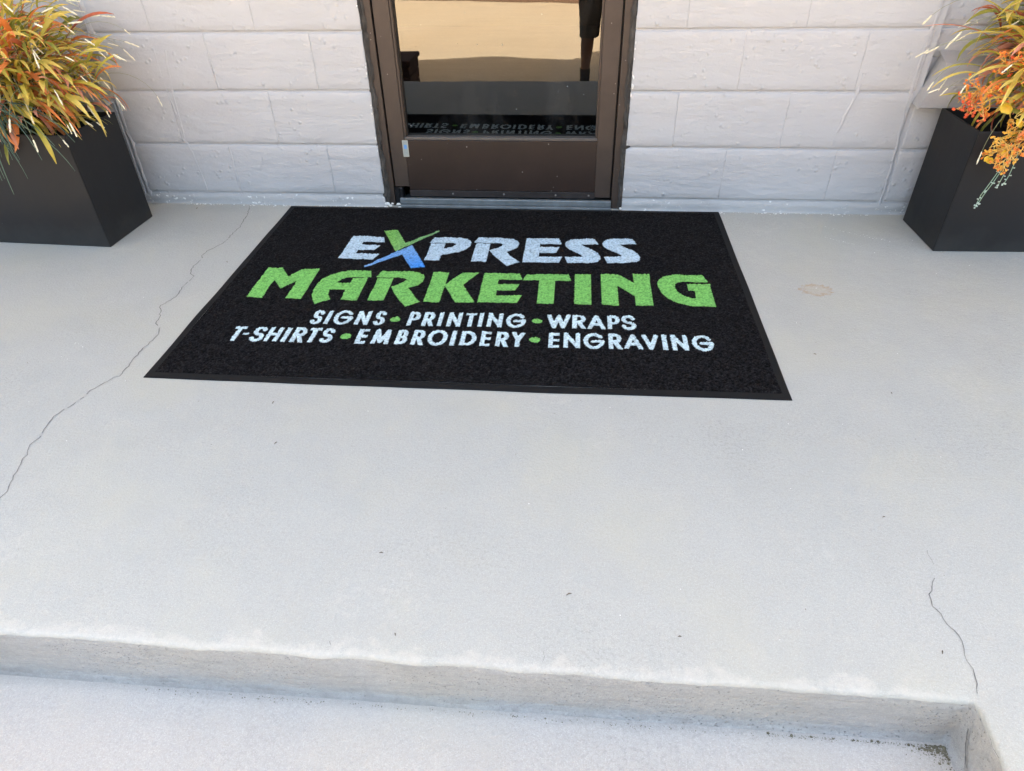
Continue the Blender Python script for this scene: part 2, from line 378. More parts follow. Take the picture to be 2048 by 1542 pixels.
V, F = merge(wp); tag(link('paint_flecks', pydata('paint_flecks', V, F), white_m), 'small white paint flecks strewn on the slab along the foot of the block wall', 'paint flecks', kind='stuff')

# ------------------------------------------------------------------ block wall
wall = empty('block_wall'); tag(wall, 'light grey painted concrete block wall on both sides of the brown glass door', 'wall')
Z0, CH = .0495, .2032
def lattice(L, e, step):
    n = max(2, int(L/step)); a = [0, e*.5, e]+[e+(L-2*e)*i/n for i in range(1, n)]+[L-e, L-e*.5, L]; return a
def block_mesh(x0, x1, z0, z1, y0, seed, gx=.0014, gz=.0062, rx=.0011, rz=.0042, amp=.0009):
    a0, a1, b0, b1 = x0+gx/2, x1-gx/2, z0+gz/2, z1-gz/2
    X = lattice(a1-a0, .006, .022); Zs = lattice(b1-b0, .0055, .022); V = []; F = []
    for j, z in enumerate(Zs):
        for i, x in enumerate(X):
            ex = min(i, len(X)-1-i); ez = min(j, len(Zs)-1-j)
            y = y0
            if ex == 0: y += rx
            elif ex == 1: y += rx*.35
            if ez == 0: y += rz
            elif ez == 1: y += rz*.33
            px, pz = a0+x, b0+z
            y += amp*mnoise.noise(Vector((px*7, seed*.37, pz*9)))+amp*.7*mnoise.noise(Vector((px*30, 3+seed, pz*34)))
            if ez == 0: pz += .0016*mnoise.noise(Vector((px*18, seed, 5.0+j)))+.0012*mnoise.noise(Vector((px*60, seed, 1.0+j)))
            if ex == 0: px += .0016*mnoise.noise(Vector((pz*20, seed+9, 5.0+i)))
            V.append((px, y, pz))
    nx, nz = len(X), len(Zs)
    for j in range(nz-1):
        for i in range(nx-1): F.append((j*nx+i, j*nx+i+1, (j+1)*nx+i+1, (j+1)*nx+i))
    ringi = [i for i in range(nx)]+[j*nx+nx-1 for j in range(1, nz)]+[(nz-1)*nx+i for i in range(nx-2, -1, -1)]+[j*nx for j in range(nz-2, 0, -1)]
    o = len(V)
    for i in ringi: V.append((V[i][0], y0+.03, V[i][2]))
    n = len(ringi)
    for k in range(n): F.append((ringi[k], o+k, o+(k+1) % n, ringi[(k+1) % n]))
    return pydata('block', V, F, True)
LJ = {0: [-1.229, -.820], 1: [-1.42, -1.014], 2: [-1.212, -.81], 3: [-1.41, -1.008], 4: [-1.212, -.81]}
RJ = {0: [.745, 1.152], 1: [.54, .938], 2: [.745, 1.155], 3: [.54, .94], 4: [.745, 1.155]}
seed = 0
for n in range(5):
    z0 = Z0+n*CH; z1 = z0+CH
    for edges in ([-1.638]+LJ[n]+[-.611], [.3665]+RJ[n]+[1.362]):
        for a, b in zip(edges[:-1], edges[1:]):
            seed += 1; link('block', block_mesh(a, b, z0, z1, rnd.uniform(-.0003, .0003), seed, gx=.0001 if a > 0 else .0006, rx=.0004 if a > 0 else .0009), wall_m, wall)
    off = .2 if n % 2 else 0
    for sgn, st in ((-1, -1.655), (1, 1.38)):
        edges = [st]+[st+sgn*(.2+off+.406*i) for i in range(6)]
        for a, b in zip(edges[:-1], edges[1:]):
            seed += 1; a, b = min(a, b), max(a, b)
            zz0, zz1, yy = z0, z1, .002
            if n == 1: zz1 = min(z1, .418)
            if n == 2: zz0, yy = .56, .034
            if n > 2: yy = .034
            link('block', block_mesh(a, b, zz0, zz1, yy, seed), wall_m, wall)
# painted-over mortar bed behind the blocks, with cut-out for the door
def sheet(name, rects, y, mat, parent):
    V, F = [], []
    for x0, x1, z0, z1 in rects:
        o = len(V); V += [(x0, y, z0), (x1, y, z0), (x1, y, z1), (x0, y, z1)]; F.append((o, o+1, o+2, o+3))
    return link(name, pydata(name, V, F), mat, parent)
sheet('mortar', [(-1.66, -.614, .0, 1.07), (.369, 1.385, .0, 1.07)], .0062, wall_m, wall)
sheet('mortar', [(-4.6, -1.652, .0, .42), (1.377, 4.6, .0, .42)], .0075, wall_m, wall)
sheet('mortar', [(-4.6, -1.652, .5, 1.07), (1.377, 4.6, .5, 1.07)], .0395, wall_m, wall)
# base strip under the first course
def ragged_strip(name, x0, x1, z0, z1, y, mat, parent, seed, amp=.0035, bulge=.006, step=.012, nz=6):
    V, F = [], []; n = int((x1-x0)/step)
    for i in range(n+1):
        x = x0+(x1-x0)*i/n
        for j in range(nz):
            t = j/(nz-1); z = z0+(z1-z0)*t
            yy = y-bulge*math.sin(math.pi*t)**.6 if 0 < t < 1 else y
            if 0 < j: yy += amp*.6*mnoise.noise(Vector((x*22, seed, z*40)))
            if j == nz-1: z += amp*mnoise.noise(Vector((x*30, seed, 9)))
            V.append((x, yy if j else y-bulge-.001, z))
    for i in range(n):
        for j in range(nz-1): F.append((i*nz+j, (i+1)*nz+j, (i+1)*nz+j+1, i*nz+j+1))
    return link(name, pydata(name, V, F, True), mat, parent)
ragged_strip('base_strip', -1.66, -.612, 0, Z0-.004, .004, wallbase_m, wall, 1)
ragged_strip('base_strip', .3675, 1.385, 0, Z0-.004, .004, wallbase_m, wall, 2)
ragged_strip('base_strip', -4.6, -1.66, 0, Z0-.004, .006, wallbase_m, wall, 3)
ragged_strip('base_strip', 1.385, 4.6, 0, Z0-.004, .006, wallbase_m, wall, 4)
# vertical mortar ridges where the window bays were filled in
def ridge(name, pts, w, proud, mat, parent, seed, amp=.004, y=0.0, step=.012, nx=6):
    """irregular vertical band following (x,z) points"""
    P = [Vector((a, b)) for a, b in pts]; Q = []
    for i in range(len(P)-1):
        n = max(1, int((P[i+1]-P[i]).length/step)); Q += [P[i].lerp(P[i+1], j/n) for j in range(n)]
    Q.append(P[-1]); V, F = [], []
    for q in Q:
        wl = w*(1+.5*mnoise.noise(Vector((q.y*20, seed, 0)))+.35*mnoise.noise(Vector((q.y*75, seed, 2)))); c = q.x+amp*mnoise.noise(Vector((q.y*14, seed, 4)))
        for j in range(nx):
            t = j/(nx-1); x = c+(t-.5)*wl
            if j in (0, nx-1): x += amp*.5*mnoise.noise(Vector((q.y*55, seed+j, 0)))
            yy = y-proud*math.sin(math.pi*t)*(.55+1.5*mnoise.noise(Vector((q.y*22, seed, j*.6)))) if 0 < t < 1 else y+.004
            V.append((x, yy, q.y))
    for i in range(len(Q)-1):
        for j in range(nx-1): F.append((i*nx+j, i*nx+j+1, (i+1)*nx+j+1, (i+1)*nx+j))
    return link(name, pydata(name, V, F, True), mat, parent)
ridge('mortar_ridge', [(-1.640, .03), (-1.640, 1.06)], .022, .0045, wall_m, wall, 11)
ridge('mortar_ridge', [(-1.660, .03), (-1.652, 1.06)], .008, .002, wall_m, wall, 15)
ridge('mortar_ridge', [(1.366, .03), (1.362, .25), (1.348, .43), (1.352, 1.06)], .013, .0016, wall_m, wall, 12, .008)
ridge('mortar_ridge', [(-1.376, .06), (-1.391, .218), (-1.407, .269), (-1.397, .451), (-1.375, .601)], .010, .0030, wall_m, wall, 13)
ridge('mortar_ridge', [(-1.400, .30), (-1.419, .451), (-1.42, .60)], .006, .0022, wall_m, wall, 17)
ridge('mortar_ridge', [(1.125, .27), (1.145, .37), (1.168, .456), (1.172, .52)], .016, .0042, wall_m, wall, 14)
ridge('mortar_ridge', [(-1.232, .075), (-1.228, .24)], .011, .0032, wall_m, wall, 16)
ridge('mortar_ridge', [(-1.203, .47), (-1.213, .65)], .010, .0030, wall_m, wall, 18)
ridge('mortar_ridge', [(-1.120, .15), (-1.10, .2)], .006, .002, wall_m, wall, 19)
# window sills
def sill(x0, x1, seed, sgn):
    n = 40; V, F = [], []
    prof = [(.01, .418), (-.044, .411), (-.052, .418), (-.050, .545), (-.044, .560), (.036, .585)]
    m = len(prof)
    for i in range(n+1):
        x = x0+(x1-x0)*i/n
        for k, (y, z) in enumerate(prof):
            a = .0022*mnoise.noise(Vector((x*25, seed, k*3.1)))
            xx = x
            if (i == n and sgn < 0): xx -= (.045 if k >= 3 else 0)*(1 if k < 5 else 1.3)*-1*0
            V.append((xx, y+a, z+a*.8))
    for i in range(n):
        for k in range(m-1): F.append((i*m+k, i*m+k+1, (i+1)*m+k+1, (i+1)*m+k))
    F.append(tuple(range(m-1, -1, -1))); F.append(tuple(n*m+k for k in range(m)))
    me = pydata('window_sill', V, F)
    for v in me.vertices:       # the inner end slopes back towards its top
        e = (x0-v.co.x) if sgn > 0 else (v.co.x-x1)
        if abs(e) < .001: v.co.x += sgn*(max(0, v.co.z-.42)*.35+.006*mnoise.noise(v.co*30))
    return link('window_sill', me, sill_m, wall)
sill(1.368, 3.2, 5, 1)
sill(-3.4, -1.652, 6, -1)
v, f = blob((-1.655, -.022, .485), .05, 10, 7, (.55, .6, 1.25)); v = [p+Vector((.004*mnoise.noise(p*40), .008*mnoise.noise(p*30), .008*mnoise.noise(p*35))) for p in v]
tag(link('sill_end', pydata('sill_end', v, f, True), stone_m, wall), 'bare cream stone end of the left window sill')
# upper wall, jambs, lintel
box('upper_wall', (-4.6, .03, 1.06), (-.612, .24, 4.0), wall_m, wall); box('upper_wall', (.368, .03, 1.06), (4.6, .24, 4.0), wall_m, wall)
box('upper_wall', (-.612, .03, 2.14), (.368, .24, 4.0), wall_m, wall)
box('wall_core', (-4.6, .05, -.3), (-.612, .22, 1.062), wall_m, wall); box('wall_core', (.368, .05, -.3), (4.6, .22, 1.062), wall_m, wall)
box('reveal', (-.616, .004, .0), (-.6115, .05, 1.06), wall_m, wall); box('reveal', (.3675, .004, .0), (.372, .05, 1.06), wall_m, wall)
# white unpainted slivers beside the frame
parts = []; R = random.Random(21)
for i in range(26):
    s = R.choice([-1, 1]); x = -.6125-abs(R.gauss(0, .0025)) if s < 0 else .368+abs(R.gauss(0, .003)); z = R.choice([R.uniform(0, 1), R.gauss(.52 if s < 0 else .49, .06)])
    v, f = blob((x, -.0012, z), R.uniform(.0012, .003), 5, 4, (1, .5, R.uniform(1, 3.5))); parts.append((v, f))
for x, z, a, b in ((-.600, .017, .012, .007), (-.588, .010, .009, .005), (-.578, .018, .006, .004), (-.553, .016, .010, .005), (-.550, .003, .007, .004), (-.607, .004, .008, .005), (.362, .008, .006, .005), (.372, .475, .004, .009), (.373, .505, .003, .006)):
    v, f = blob((x, -.013 if x < 0 else -.003, z), 1, 8, 5, (a, .003, b)); v = [p+Vector((.002*mnoise.noise(p*90), 0, .002*mnoise.noise(p*70))) for p in v]; parts.append((v, f))
V, F = merge(parts); tag(link('paint_chips', pydata('paint_chips', V, F), white_m, wall), 'bright white paint chips beside the brown door frame', kind='stuff')

# ------------------------------------------------------------------ building roof and the room behind the door
roof = empty('porch_roof'); tag(roof, 'building roof with a shallow gable over the door, known from its shadow edge in the door glass', 'roof')
ye, ze = -1.30, 2.96
V = [(-9, ye, ze), (-1.35, ye, ze), (-.68, ye, ze+.17), (.02, ye, ze), (9, ye, ze)]
V2 = [(x, 9, z) for x, y, z in V]; V3 = [(x, y, z+.14) for x, y, z in V]; V4 = [(x, y, z+.14) for x, y, z in V2]
F = []
for i in range(4): F += [(i, i+1, 5+i+1, 5+i), (10+i, 15+i, 16+i, 11+i), (i, 10+i, 11+i, i+1)]
F += [(0, 5, 15, 10), (4, 14, 19, 9), (5, 6, 7, 8, 9, 19, 18, 17, 16, 15)]
link('roof_panel', pydata('roof_panel', V+V2+V3+V4, F), white_soffit_m, roof)
room = link('room', None, None) if False else None
me = box_mesh('room', (-2.4, .24, -.02), (2.4, 4.2, 2.9)); me.flip_normals()
# open towards the door
bm = bmesh.new(); bm.from_mesh(me); bmesh.ops.delete(bm, geom=[f for f in bm.faces if f.calc_center_median().y < .3], context='FACES'); bm.to_mesh(me); bm.free()
tag(link('room', me, dark_m), kind='structure')
box('building_back', (-9, 8.8, -.32), (9, 9.1, 4.0), wall_m, wall)
box('building_side', (-9.0, .3, -.32), (-8.8, 8.8, 4.0), wall_m, wall); box('building_side', (8.8, .3, -.32), (9.0, 8.8, 4.0), wall_m, wall)
box('wall_core', (-8.8, .05, -.32), (-4.602, .22, 4.0), wall_m, wall); box('wall_core', (4.602, .05, -.32), (8.8, .22, 4.0), wall_m, wall)

# ------------------------------------------------------------------ door frame
fr = empty('door_frame'); tag(fr, 'brown aluminium door frame with rough dark caulk, set in the grey block wall', 'door frame')
box('jamb', (-.598, .014, .0), (-.5715, .12, 2.13), brown_m, fr, .0018); box('jamb', (.3245, .014, .0), (.353, .12, 2.13), brown_m, fr, .0018)
box('header', (-.604, .0145, 2.085), (.3575, .12, 2.135), brown_m, fr, .0018)
box('gap_seal', (-.5712, .052, .0), (-.5668, .07, 2.085), black_m, fr); box('gap_seal', (.3185, .052, .0), (.3242, .07, 2.085), black_m, fr)
ridge('caulk', [(-.6055, .004), (-.6015, .06), (-.6045, .3), (-.6035, .5), (-.6055, .8), (-.6055, 1.1)], .023, .012, caulk_m, fr, 31, .0085, .008, .0045, 8)
ridge('caulk', [(-.6085, 1.1), (-.6085, 2.13)], .016, .008, caulk_m, fr, 33, .004, .008, .03, 5)
ridge('caulk', [(.3580, .004), (.3620, .06), (.3575, .18), (.3605, .27), (.3585, .3), (.3585, .5), (.3575, .8), (.3575, 1.1)], .023, .012, caulk_m, fr, 41, .0085, .008, .0045, 8)
ridge('caulk', [(.3605, 1.1), (.3605, 2.13)], .016, .008, caulk_m, fr, 43, .004, .008, .03, 5)
for x, z, s in ((-.611, .050, .010), (.3685, .262, .0125), (.366, .03, .010), (-.612, .262, .007)):
    v, f = blob((x, -.001, z), s, 8, 6, (1, .6, 1.3)); v = [Vector((p.x+.006*mnoise.noise(p*70), .003+p.y*.35, p.z+.006*mnoise.noise(p*60+Vector((3, 0, 0))))) for p in v]
    link('caulk_lump', pydata('caulk_lump', v, f, True), caulk_m, fr)
th = box('threshold', (-.548, -.012, .0), (.3235, .115, .012), alu_m, fr, .0015); box('threshold_ridge', (-.548, -.001, .0125), (.3235, .016, .036), alu_m, th, .003)

# ------------------------------------------------------------------ door
door = empty('glass_door', (-.5665, .02, .04)); tag(door, 'closed brown aluminium glass door reflecting sunlit ground and a standing person', 'door')
def db(name, a, b, mat, par=None, bev=.0012):
    o = box(name, tuple(p-q for p, q in zip(a, (-.5665, .02, .04))), tuple(p-q for p, q in zip(b, (-.5665, .02, .04))), mat, par or door, bev); return o
db('stile', (-.5655, .020, .080), (-.506, .064, 2.08), brown_m); db('stile', (.2555, .020, .044), (.3175, .064, 2.08), brown_m)
db('bottom_rail', (-.5058, .0215, .066), (.2553, .062, .2675), brown_panel_m)
db('top_rail', (-.5058, .0215, 1.98), (.2553, .062, 2.08), brown_m)
db('glazing_bead', (-.5055, .0235, .2680), (.255, .052, .2795), brown_edge_m, None, .002)
db('glazing_bead', (-.5057, .0235, .280), (-.4965, .052, 1.979), brown_m, None, .002); db('glazing_bead', (.2470, .0235, .280), (.2552, .052, 1.979), brown_m, None, .002)
db('gasket', (-.4962, .049, .2798), (-.4935, .055, 1.979), black_m, None, 0); db('gasket', (-.4934, .049, .2798), (.2468, .055, .2812), black_m, None, 0)
swp = db('door_sweep', (-.5055, .0165, .040), (.2553, .021, .0655), simple('sweep', (.035, .030, .030), .4, .2, .5, 12, .3), None, .001)
for x in (-.196, -.128+.015, .010-.028, .0):
    pass
for x in (-.325, -.114, .098, .232):
    v, f = blob((x+.5665, -.0042, .0128), .0042, 8, 5, (1, .55, 1)); link('screw', pydata('screw', v, f, True), screw_m, swp)
# pivot at the foot of the hinge stile
V, F = tube([(-.5575+.5665+.0, .012-.02, -.036), (.009, -.008, .0375)], .0105, 14); pv = link('pivot', pydata('pivot', V, F), pivot_m, door)
link('pivot_block', box_mesh('pivot_block', (-.003, -.006, -.038), (.030, .035, .036), .003), pivot_m, door)
# small sticker with a blue square
db('sticker', (-.5155, .0193, .203), (-.4925, .0199, .268), simple('sticker_paper', (.42, .42, .36), .5), None, 0)
stk = door.children[-1]
box('sticker_field', (-.5130+.5665, -.0012, .166), (-.4950+.5665, -.0008, .2255), simple('sticker_grey', (.30, .33, .31), .5, 0, .5, 300, .1), stk)
box('sticker_square', (-.5095+.5665, -.0018, .1945), (-.4985+.5665, -.0013, .2105), simple('sticker_blue', (.12, .30, .62), .5), stk)
# tinted pane: partly reflecting, partly letting the dark room through
k = NT('tinted_glass'); k.N.remove(k.b)
gl = k.N.new('ShaderNodeBsdfGlossy'); gl.inputs['Roughness'].default_value = .004; gl.inputs['Color'].default_value = (1, .97, .92, 1)
tr = k.N.new('ShaderNodeBsdfTransparent'); tr.inputs['Color'].default_value = (.16, .145, .13, 1)
df = k.N.new('ShaderNodeBsdfDiffuse'); df.inputs['Color'].default_value = (.5, .5, .48, 1)
mx = k.N.new('ShaderNodeMixShader'); mx2 = k.N.new('ShaderNodeMixShader')
lw = k.N.new('ShaderNodeFresnel'); lw.inputs['IOR'].default_value = 1.5
k.L.new(k.math('ADD', k.math('MULTIPLY', lw.outputs[0], .9), 0.035), mx.inputs[0]); k.L.new(tr.outputs[0], mx.inputs[1]); k.L.new(gl.outputs[0], mx.inputs[2])
dust = k.math('MULTIPLY', k.rng(k.vor(30), .05, .09, 1, 0), k.rng(k.noise(9, 3), .55, .62))
sm_ = k.rng(k.noise(5, 5, .7, k.src('Object', (1, 1, .5)), .8), .50, .75, 0, .035)
k.L.new(k.math('MAXIMUM', k.math('MULTIPLY', dust, .4), sm_), mx2.inputs[0]); k.L.new(mx.outputs[0], mx2.inputs[1]); k.L.new(df.outputs[0], mx2.inputs[2]); k.L.new(mx2.outputs[0], k.out.inputs[0])
gn = k.bump(k.noise(3.2, 2, .4), .25, .0012); k.L.new(gn, gl.inputs['Normal'])
pane = link('glass_pane', pydata('glass_pane', [(.0700, .032, .2400), (.8138, .032, .2400), (.8138, .032, 1.94), (.0700, .032, 1.94)], [(0, 1, 2, 3)]), k.m, door)

# brown pier beyond the slab, seen in the glass
pier = empty('low_pier', (-1.25, -2.5, -.32)); tag(pier, 'low dark brown pier reflected at the left edge of the door glass', 'pier')
for j in range(5):
    for i in range(2):
        ox = (-.18 if i == 0 else .02)+(0 if j % 2 else .0)
        link('brick', box_mesh('brick', (ox, -.16, j*.068), (ox+.192, .16, j*.068+.060), .003), pier_m, pier)
box('cap', (-.19, -.17, .342), (.225, .17, .372), pier_m, pier, .005)

# ------------------------------------------------------------------ door mat
mat = empty('door_mat', (-1.01587, -.01711, 0), .006092)
tag(mat, 'black door mat with EXPRESS MARKETING in pale blue and green letters, lying before the door', 'door mat')
MW, MH, B = 1.7706, 1.2113, .021
rub_m = simple('mat_rubber', (.0065, .0063, .0065), .8, 0, .2, 20, .2, .0009, 260)
V, F = [], []; rows = [(0, .0006), (.0004, .0028), (.004, .0036), (B-.003, .0040), (B+.002, .0050)]
def rect_ring(d, z, n=40):
    pts = []
    for a, b in (((0, 0), (1, 0)), ((1, 0), (1, 1)), ((1, 1), (0, 1)), ((0, 1), (0, 0))):
        for i in range(n):
            t = i/n; u = a[0]+(b[0]-a[0])*t; v = a[1]+(b[1]-a[1])*t
            x = d+(MW-2*d)*u; y = -(d+(MH-2*d)*v)
            w = .0030*mnoise.noise(Vector((x*4, y*4, 2))); y -= .005*math.sin(math.pi*x/MW)*(v > .5)*(1 if v > .98 or True else 0)*max(0, (v-.5)*2); pts.append((x+w, y+w, z+.0008*mnoise.noise(Vector((x*5, y*5, 7)))))
    return pts
for d, z in rows: V += rect_ring(d, z)
n = 160
for r in range(len(rows)-1):
    for i in range(n): F.append((r*n+i, r*n+(i+1) % n, (r+1)*n+(i+1) % n, (r+1)*n+i))
link('rubber_border', pydata('rubber_border', V, F, True), rub_m, mat)
# carpet pile: one tufted height field, lettering dyed into the pile
rs = np.random.RandomState(4)
st = .00185; nx = int((MW-2*B)/st); ny = int((MH-2*B)/st)
gx = B+np.arange(nx+1)*(MW-2*B)/nx; gy = B+np.arange(ny+1)*(MH-2*B)/ny
X, Y = np.meshgrid(gx, gy)
def sm(a, k=1):
    for _ in range(k):
        a = (a+np.roll(a, 1, 0)+np.roll(a, -1, 0))/3; a = (a+np.roll(a, 1, 1)+np.roll(a, -1, 1))/3
    return a
def nrmz(a): return (a-a.mean())/a.std()
h = nrmz(sm(rs.randn(*X.shape), 1)); h2 = nrmz(rs.randn(*X.shape)); big = nrmz(sm(rs.randn(*X.shape), 40))
worm = 1-np.clip(np.abs(nrmz(sm(rs.randn(*X.shape), 1)))*1.5, 0, 1)
hh = .0060+.00065*np.clip(h, -2, 2)+.0005*np.clip(h2, -2, 2)+.0010*worm+.0006*np.clip(big, -2, 2)
edge = np.minimum(np.minimum(X-B, MW-B-X), np.minimum(Y-B, MH-B-Y)); hh = np.where(edge < .004, .0045+(hh-.0045)*np.clip(edge/.004, 0, 1), hh)
JX = X+rs.uniform(-.0003, .0003, X.shape); JY = Y+rs.uniform(-.0003, .0003, X.shape)
mask = {'w': np.zeros(X.shape), 'g': np.zeros(X.shape), 'b': np.zeros(X.shape)}
TX = X*1000+rs.uniform(-.15, .15, X.shape); TY = Y*1000+rs.uniform(-.15, .15, X.shape)
def poly_mask(pts):
    xs = [p[0] for p in pts]; ys = [p[1] for p in pts]
    i0 = max(0, int((min(xs)/1000-B)/st)-3); i1 = min(nx+1, int((max(xs)/1000-B)/st)+4); j0 = max(0, int((min(ys)/1000-B)/st)-3); j1 = min(ny+1, int((max(ys)/1000-B)/st)+4)
    x = TX[j0:j1, i0:i1]; y = TY[j0:j1, i0:i1]; ins = np.zeros(x.shape, bool)
    for a in range(len(pts)):
        x1, y1 = pts[a]; x2, y2 = pts[(a+1) % len(pts)]
        if y1 == y2: continue
        c = ((y1 > y) != (y2 > y)) & (x < (x2-x1)*(y-y1)/(y2-y1)+x1); ins ^= c
    return (slice(j0, j1), slice(i0, i1)), ins
GLY = [["w",[[349,288],[470,292],[484,339],[402,336],[402,361],[474,364],[461,405],[400,406],[398,432],[486,437],[473,481],[344,476]]],["g",[[459,239],[510,229],[563,341],[672,227],[676,237],[541,411]]],["b",[[593,358],[674,528],[625,540],[571,434],[460,543],[457,533],[543,415]]],["w",[[655,334],[666,290],[767,287],[790,295],[806,311],[813,333],[812,357],[800,382],[773,407],[715,435],[715,476],[661,479],[663,339],[715,337],[716,384],[747,364],[757,347],[754,338],[742,333]]],["w",[[822,327],[835,283],[934,286],[966,291],[985,310],[992,332],[988,357],[973,381],[950,397],[962,422],[981,451],[1005,476],[961,508],[927,460],[904,425],[886,387],[910,372],[931,349],[931,339],[921,331],[903,329]]],["w",[[832,332],[885,333],[885,478],[830,481]]],["w",[[1016,283],[1137,280],[1150,326],[1070,329],[1069,353],[1142,352],[1130,398],[1069,401],[1069,430],[1153,431],[1143,477],[1014,478]]],["w",[[1271,279],[1284,323],[1222,328],[1239,348],[1262,371],[1280,393],[1290,423],[1289,445],[1279,463],[1256,472],[1173,477],[1162,431],[1227,427],[1223,416],[1212,404],[1177,367],[1165,346],[1161,325],[1166,303],[1180,289],[1206,281]]],["w",[[1411,271],[1424,317],[1361,322],[1382,345],[1408,370],[1423,392],[1430,422],[1428,442],[1417,457],[1390,466],[1313,470],[1302,425],[1367,418],[1361,405],[1348,393],[1315,358],[1303,341],[1299,320],[1305,297],[1320,282],[1348,274]]],["g",[[114,558],[167,558],[209,619],[247,563],[303,560],[304,664],[305,769],[252,766],[252,715],[250,648],[212,703],[171,648],[168,687],[173,769],[118,765]]],["g",[[489,565],[436,566],[406,570],[378,583],[353,604],[336,630],[327,668],[327,708],[334,743],[346,773],[361,798],[403,768],[387,736],[381,703],[436,703],[439,768],[493,770],[491,617],[440,617],[440,655],[391,654],[402,629],[417,617],[435,613],[502,613]]],["g",[[519,612],[530,566],[634,564],[662,571],[680,587],[687,608],[687,637],[674,662],[645,681],[665,713],[685,747],[702,769],[660,801],[632,761],[607,720],[585,674],[608,654],[627,629],[627,621],[620,615],[599,612],[562,612]]],["g",[[526,616],[581,615],[581,674],[581,768],[527,768],[527,676]]],["g",[[711,564],[766,565],[765,657],[765,769],[712,768],[713,668]]],["g",[[764,655],[813,564],[870,563],[826,650],[880,764],[817,767]]],["g",[[889,565],[1011,563],[1023,605],[943,610],[942,639],[1016,638],[1004,681],[943,683],[943,716],[1029,713],[1016,761],[889,763]]],["g",[[1036,566],[1178,560],[1189,605],[1135,609],[1134,760],[1080,760],[1080,608],[1025,608]]],["g",[[1200,560],[1255,559],[1254,760],[1200,761]]],["g",[[1288,555],[1342,552],[1398,611],[1397,548],[1452,547],[1451,653],[1450,754],[1395,757],[1396,700],[1342,634],[1341,760],[1287,758]]],["g",[[1631,546],[1642,595],[1561,596],[1543,600],[1533,612],[1530,636],[1536,664],[1552,690],[1569,703],[1589,705],[1592,656],[1570,658],[1571,610],[1646,608],[1645,754],[1585,755],[1558,749],[1523,733],[1498,706],[1483,671],[1475,636],[1475,604],[1485,579],[1503,560],[1529,549]]]]
for c, pts in GLY:
    sl_, ins = poly_mask(pts); mask[c][sl_] = np.maximum(mask[c][sl_], ins)
def arc(cx, cy, rx, ry, a0, a1, n=14): return [(cx+rx*math.cos(math.radians(a0+(a1-a0)*i/n)), cy+ry*math.sin(math.radians(a0+(a1-a0)*i/n))) for i in range(n+1)]
Sx = arc(.5, .25, .46, .25, -18, -180, 9)+arc(.5, .25, .46, .25, 180, 95, 5)[1:]+arc(.5, .75, .5, .25, -85, 0, 5)+arc(.5, .75, .5, .25, 0, 165, 10)[1:]
LET = {'I': [[(.5, -.2), (.5, 1.2)]], 'T': [[(-.3, 0), (1.3, 0)], [(.5, 0), (.5, 1.2)]], '-': [[(0, .5), (1, .5)]],
 'H': [[(0, -.2), (0, 1.2)], [(1, -.2), (1, 1.2)], [(0, .48), (1, .48)]], 'E': [[(0, -.2), (0, 1.2)], [(0, 0), (1.3, 0)], [(0, .5), (1.3, .5)], [(0, 1), (1.3, 1)]],
 'N': [[(0, 1.2), (0, -.2)], [(0, 0), (1, 1)], [(1, -.2), (1, 1.2)]], 'M': [[(.04, 1.2), (.12, -.0), (.5, .95), (.88, -.0), (.96, 1.2)]],
 'W': [[(-.03, -.2), (.0, 0), (.27, 1), (.5, .05), (.73, 1), (1, 0), (1.03, -.2)]], 'V': [[(-.08, -.2), (.5, 1), (1.08, -.2)]], 'A': [[(-.08, 1.2), (.5, 0), (1.08, 1.2)], [(.2, .70), (.8, .70)]],
 'Y': [[(-.1, -.2), (.5, .55), (1.1, -.2)], [(.5, .55), (.5, 1.2)]],
 'P': [[(0, -.2), (0, 1.2)], [(0, 0), (.55, 0)]+arc(.55, .28, .45, .28, -90, 90, 8)+[(0, .56)]],
 'R': [[(0, -.2), (0, 1.2)], [(0, 0), (.5, 0)]+arc(.5, .27, .42, .27, -90, 90, 8)+[(0, .54)], [(.45, .54), (1.08, 1.2)]],
 'B': [[(0, -.2), (0, 1.2)], [(0, 0), (.5, 0)]+arc(.5, .24, .38, .24, -90, 90, 8)+[(0, .48)], [(0, .48), (.5, .48)]+arc(.5, .74, .5, .26, -90, 90, 8)+[(0, 1)]],
 'D': [[(0, -.2), (0, 1.2)], [(0, 0), (.4, 0)]+arc(.4, .5, .6, .5, -90, 90, 12)+[(0, 1)]],
 'O': [arc(.5, .5, .5, .5, 0, 360, 24)], 'G': [arc(.5, .5, .5, .5, -38, -360, 22)+[(.45, .53)]], 'S': [Sx]}
T1 = [('S', 383, 411), ('I', 425, 439), ('G', 450, 510), ('N', 522, 564), ('S', 583, 610), ('P', 686, 722), ('R', 733, 770), ('I', 781, 794), ('N', 810, 853), ('T', 864, 898), ('I', 907, 920), ('N', 934, 981), ('G', 992, 1053), ('W', 1117, 1190), ('R', 1196, 1238), ('A', 1242, 1296), ('P', 1302, 1340), ('S', 1348, 1385)]
T2 = [('T', 161, 197), ('-', 195, 216), ('S', 229, 263), ('H', 274, 315), ('I', 326, 340), ('R', 354, 394), ('T', 398, 434), ('S', 445, 475), ('E', 552, 583), ('M', 598, 655), ('B', 672, 706), ('R', 720, 758), ('O', 766, 826), ('I', 837, 850), ('D', 865, 912), ('E', 925, 955), ('R', 971, 1010), ('Y', 1015, 1057), ('E', 1127, 1159), ('N', 1171, 1219), ('G', 1229, 1291), ('R', 1302, 1343), ('A', 1347, 1401), ('V', 1400, 1449), ('I', 1459, 1472), ('N', 1485, 1532), ('G', 1544, 1606)]
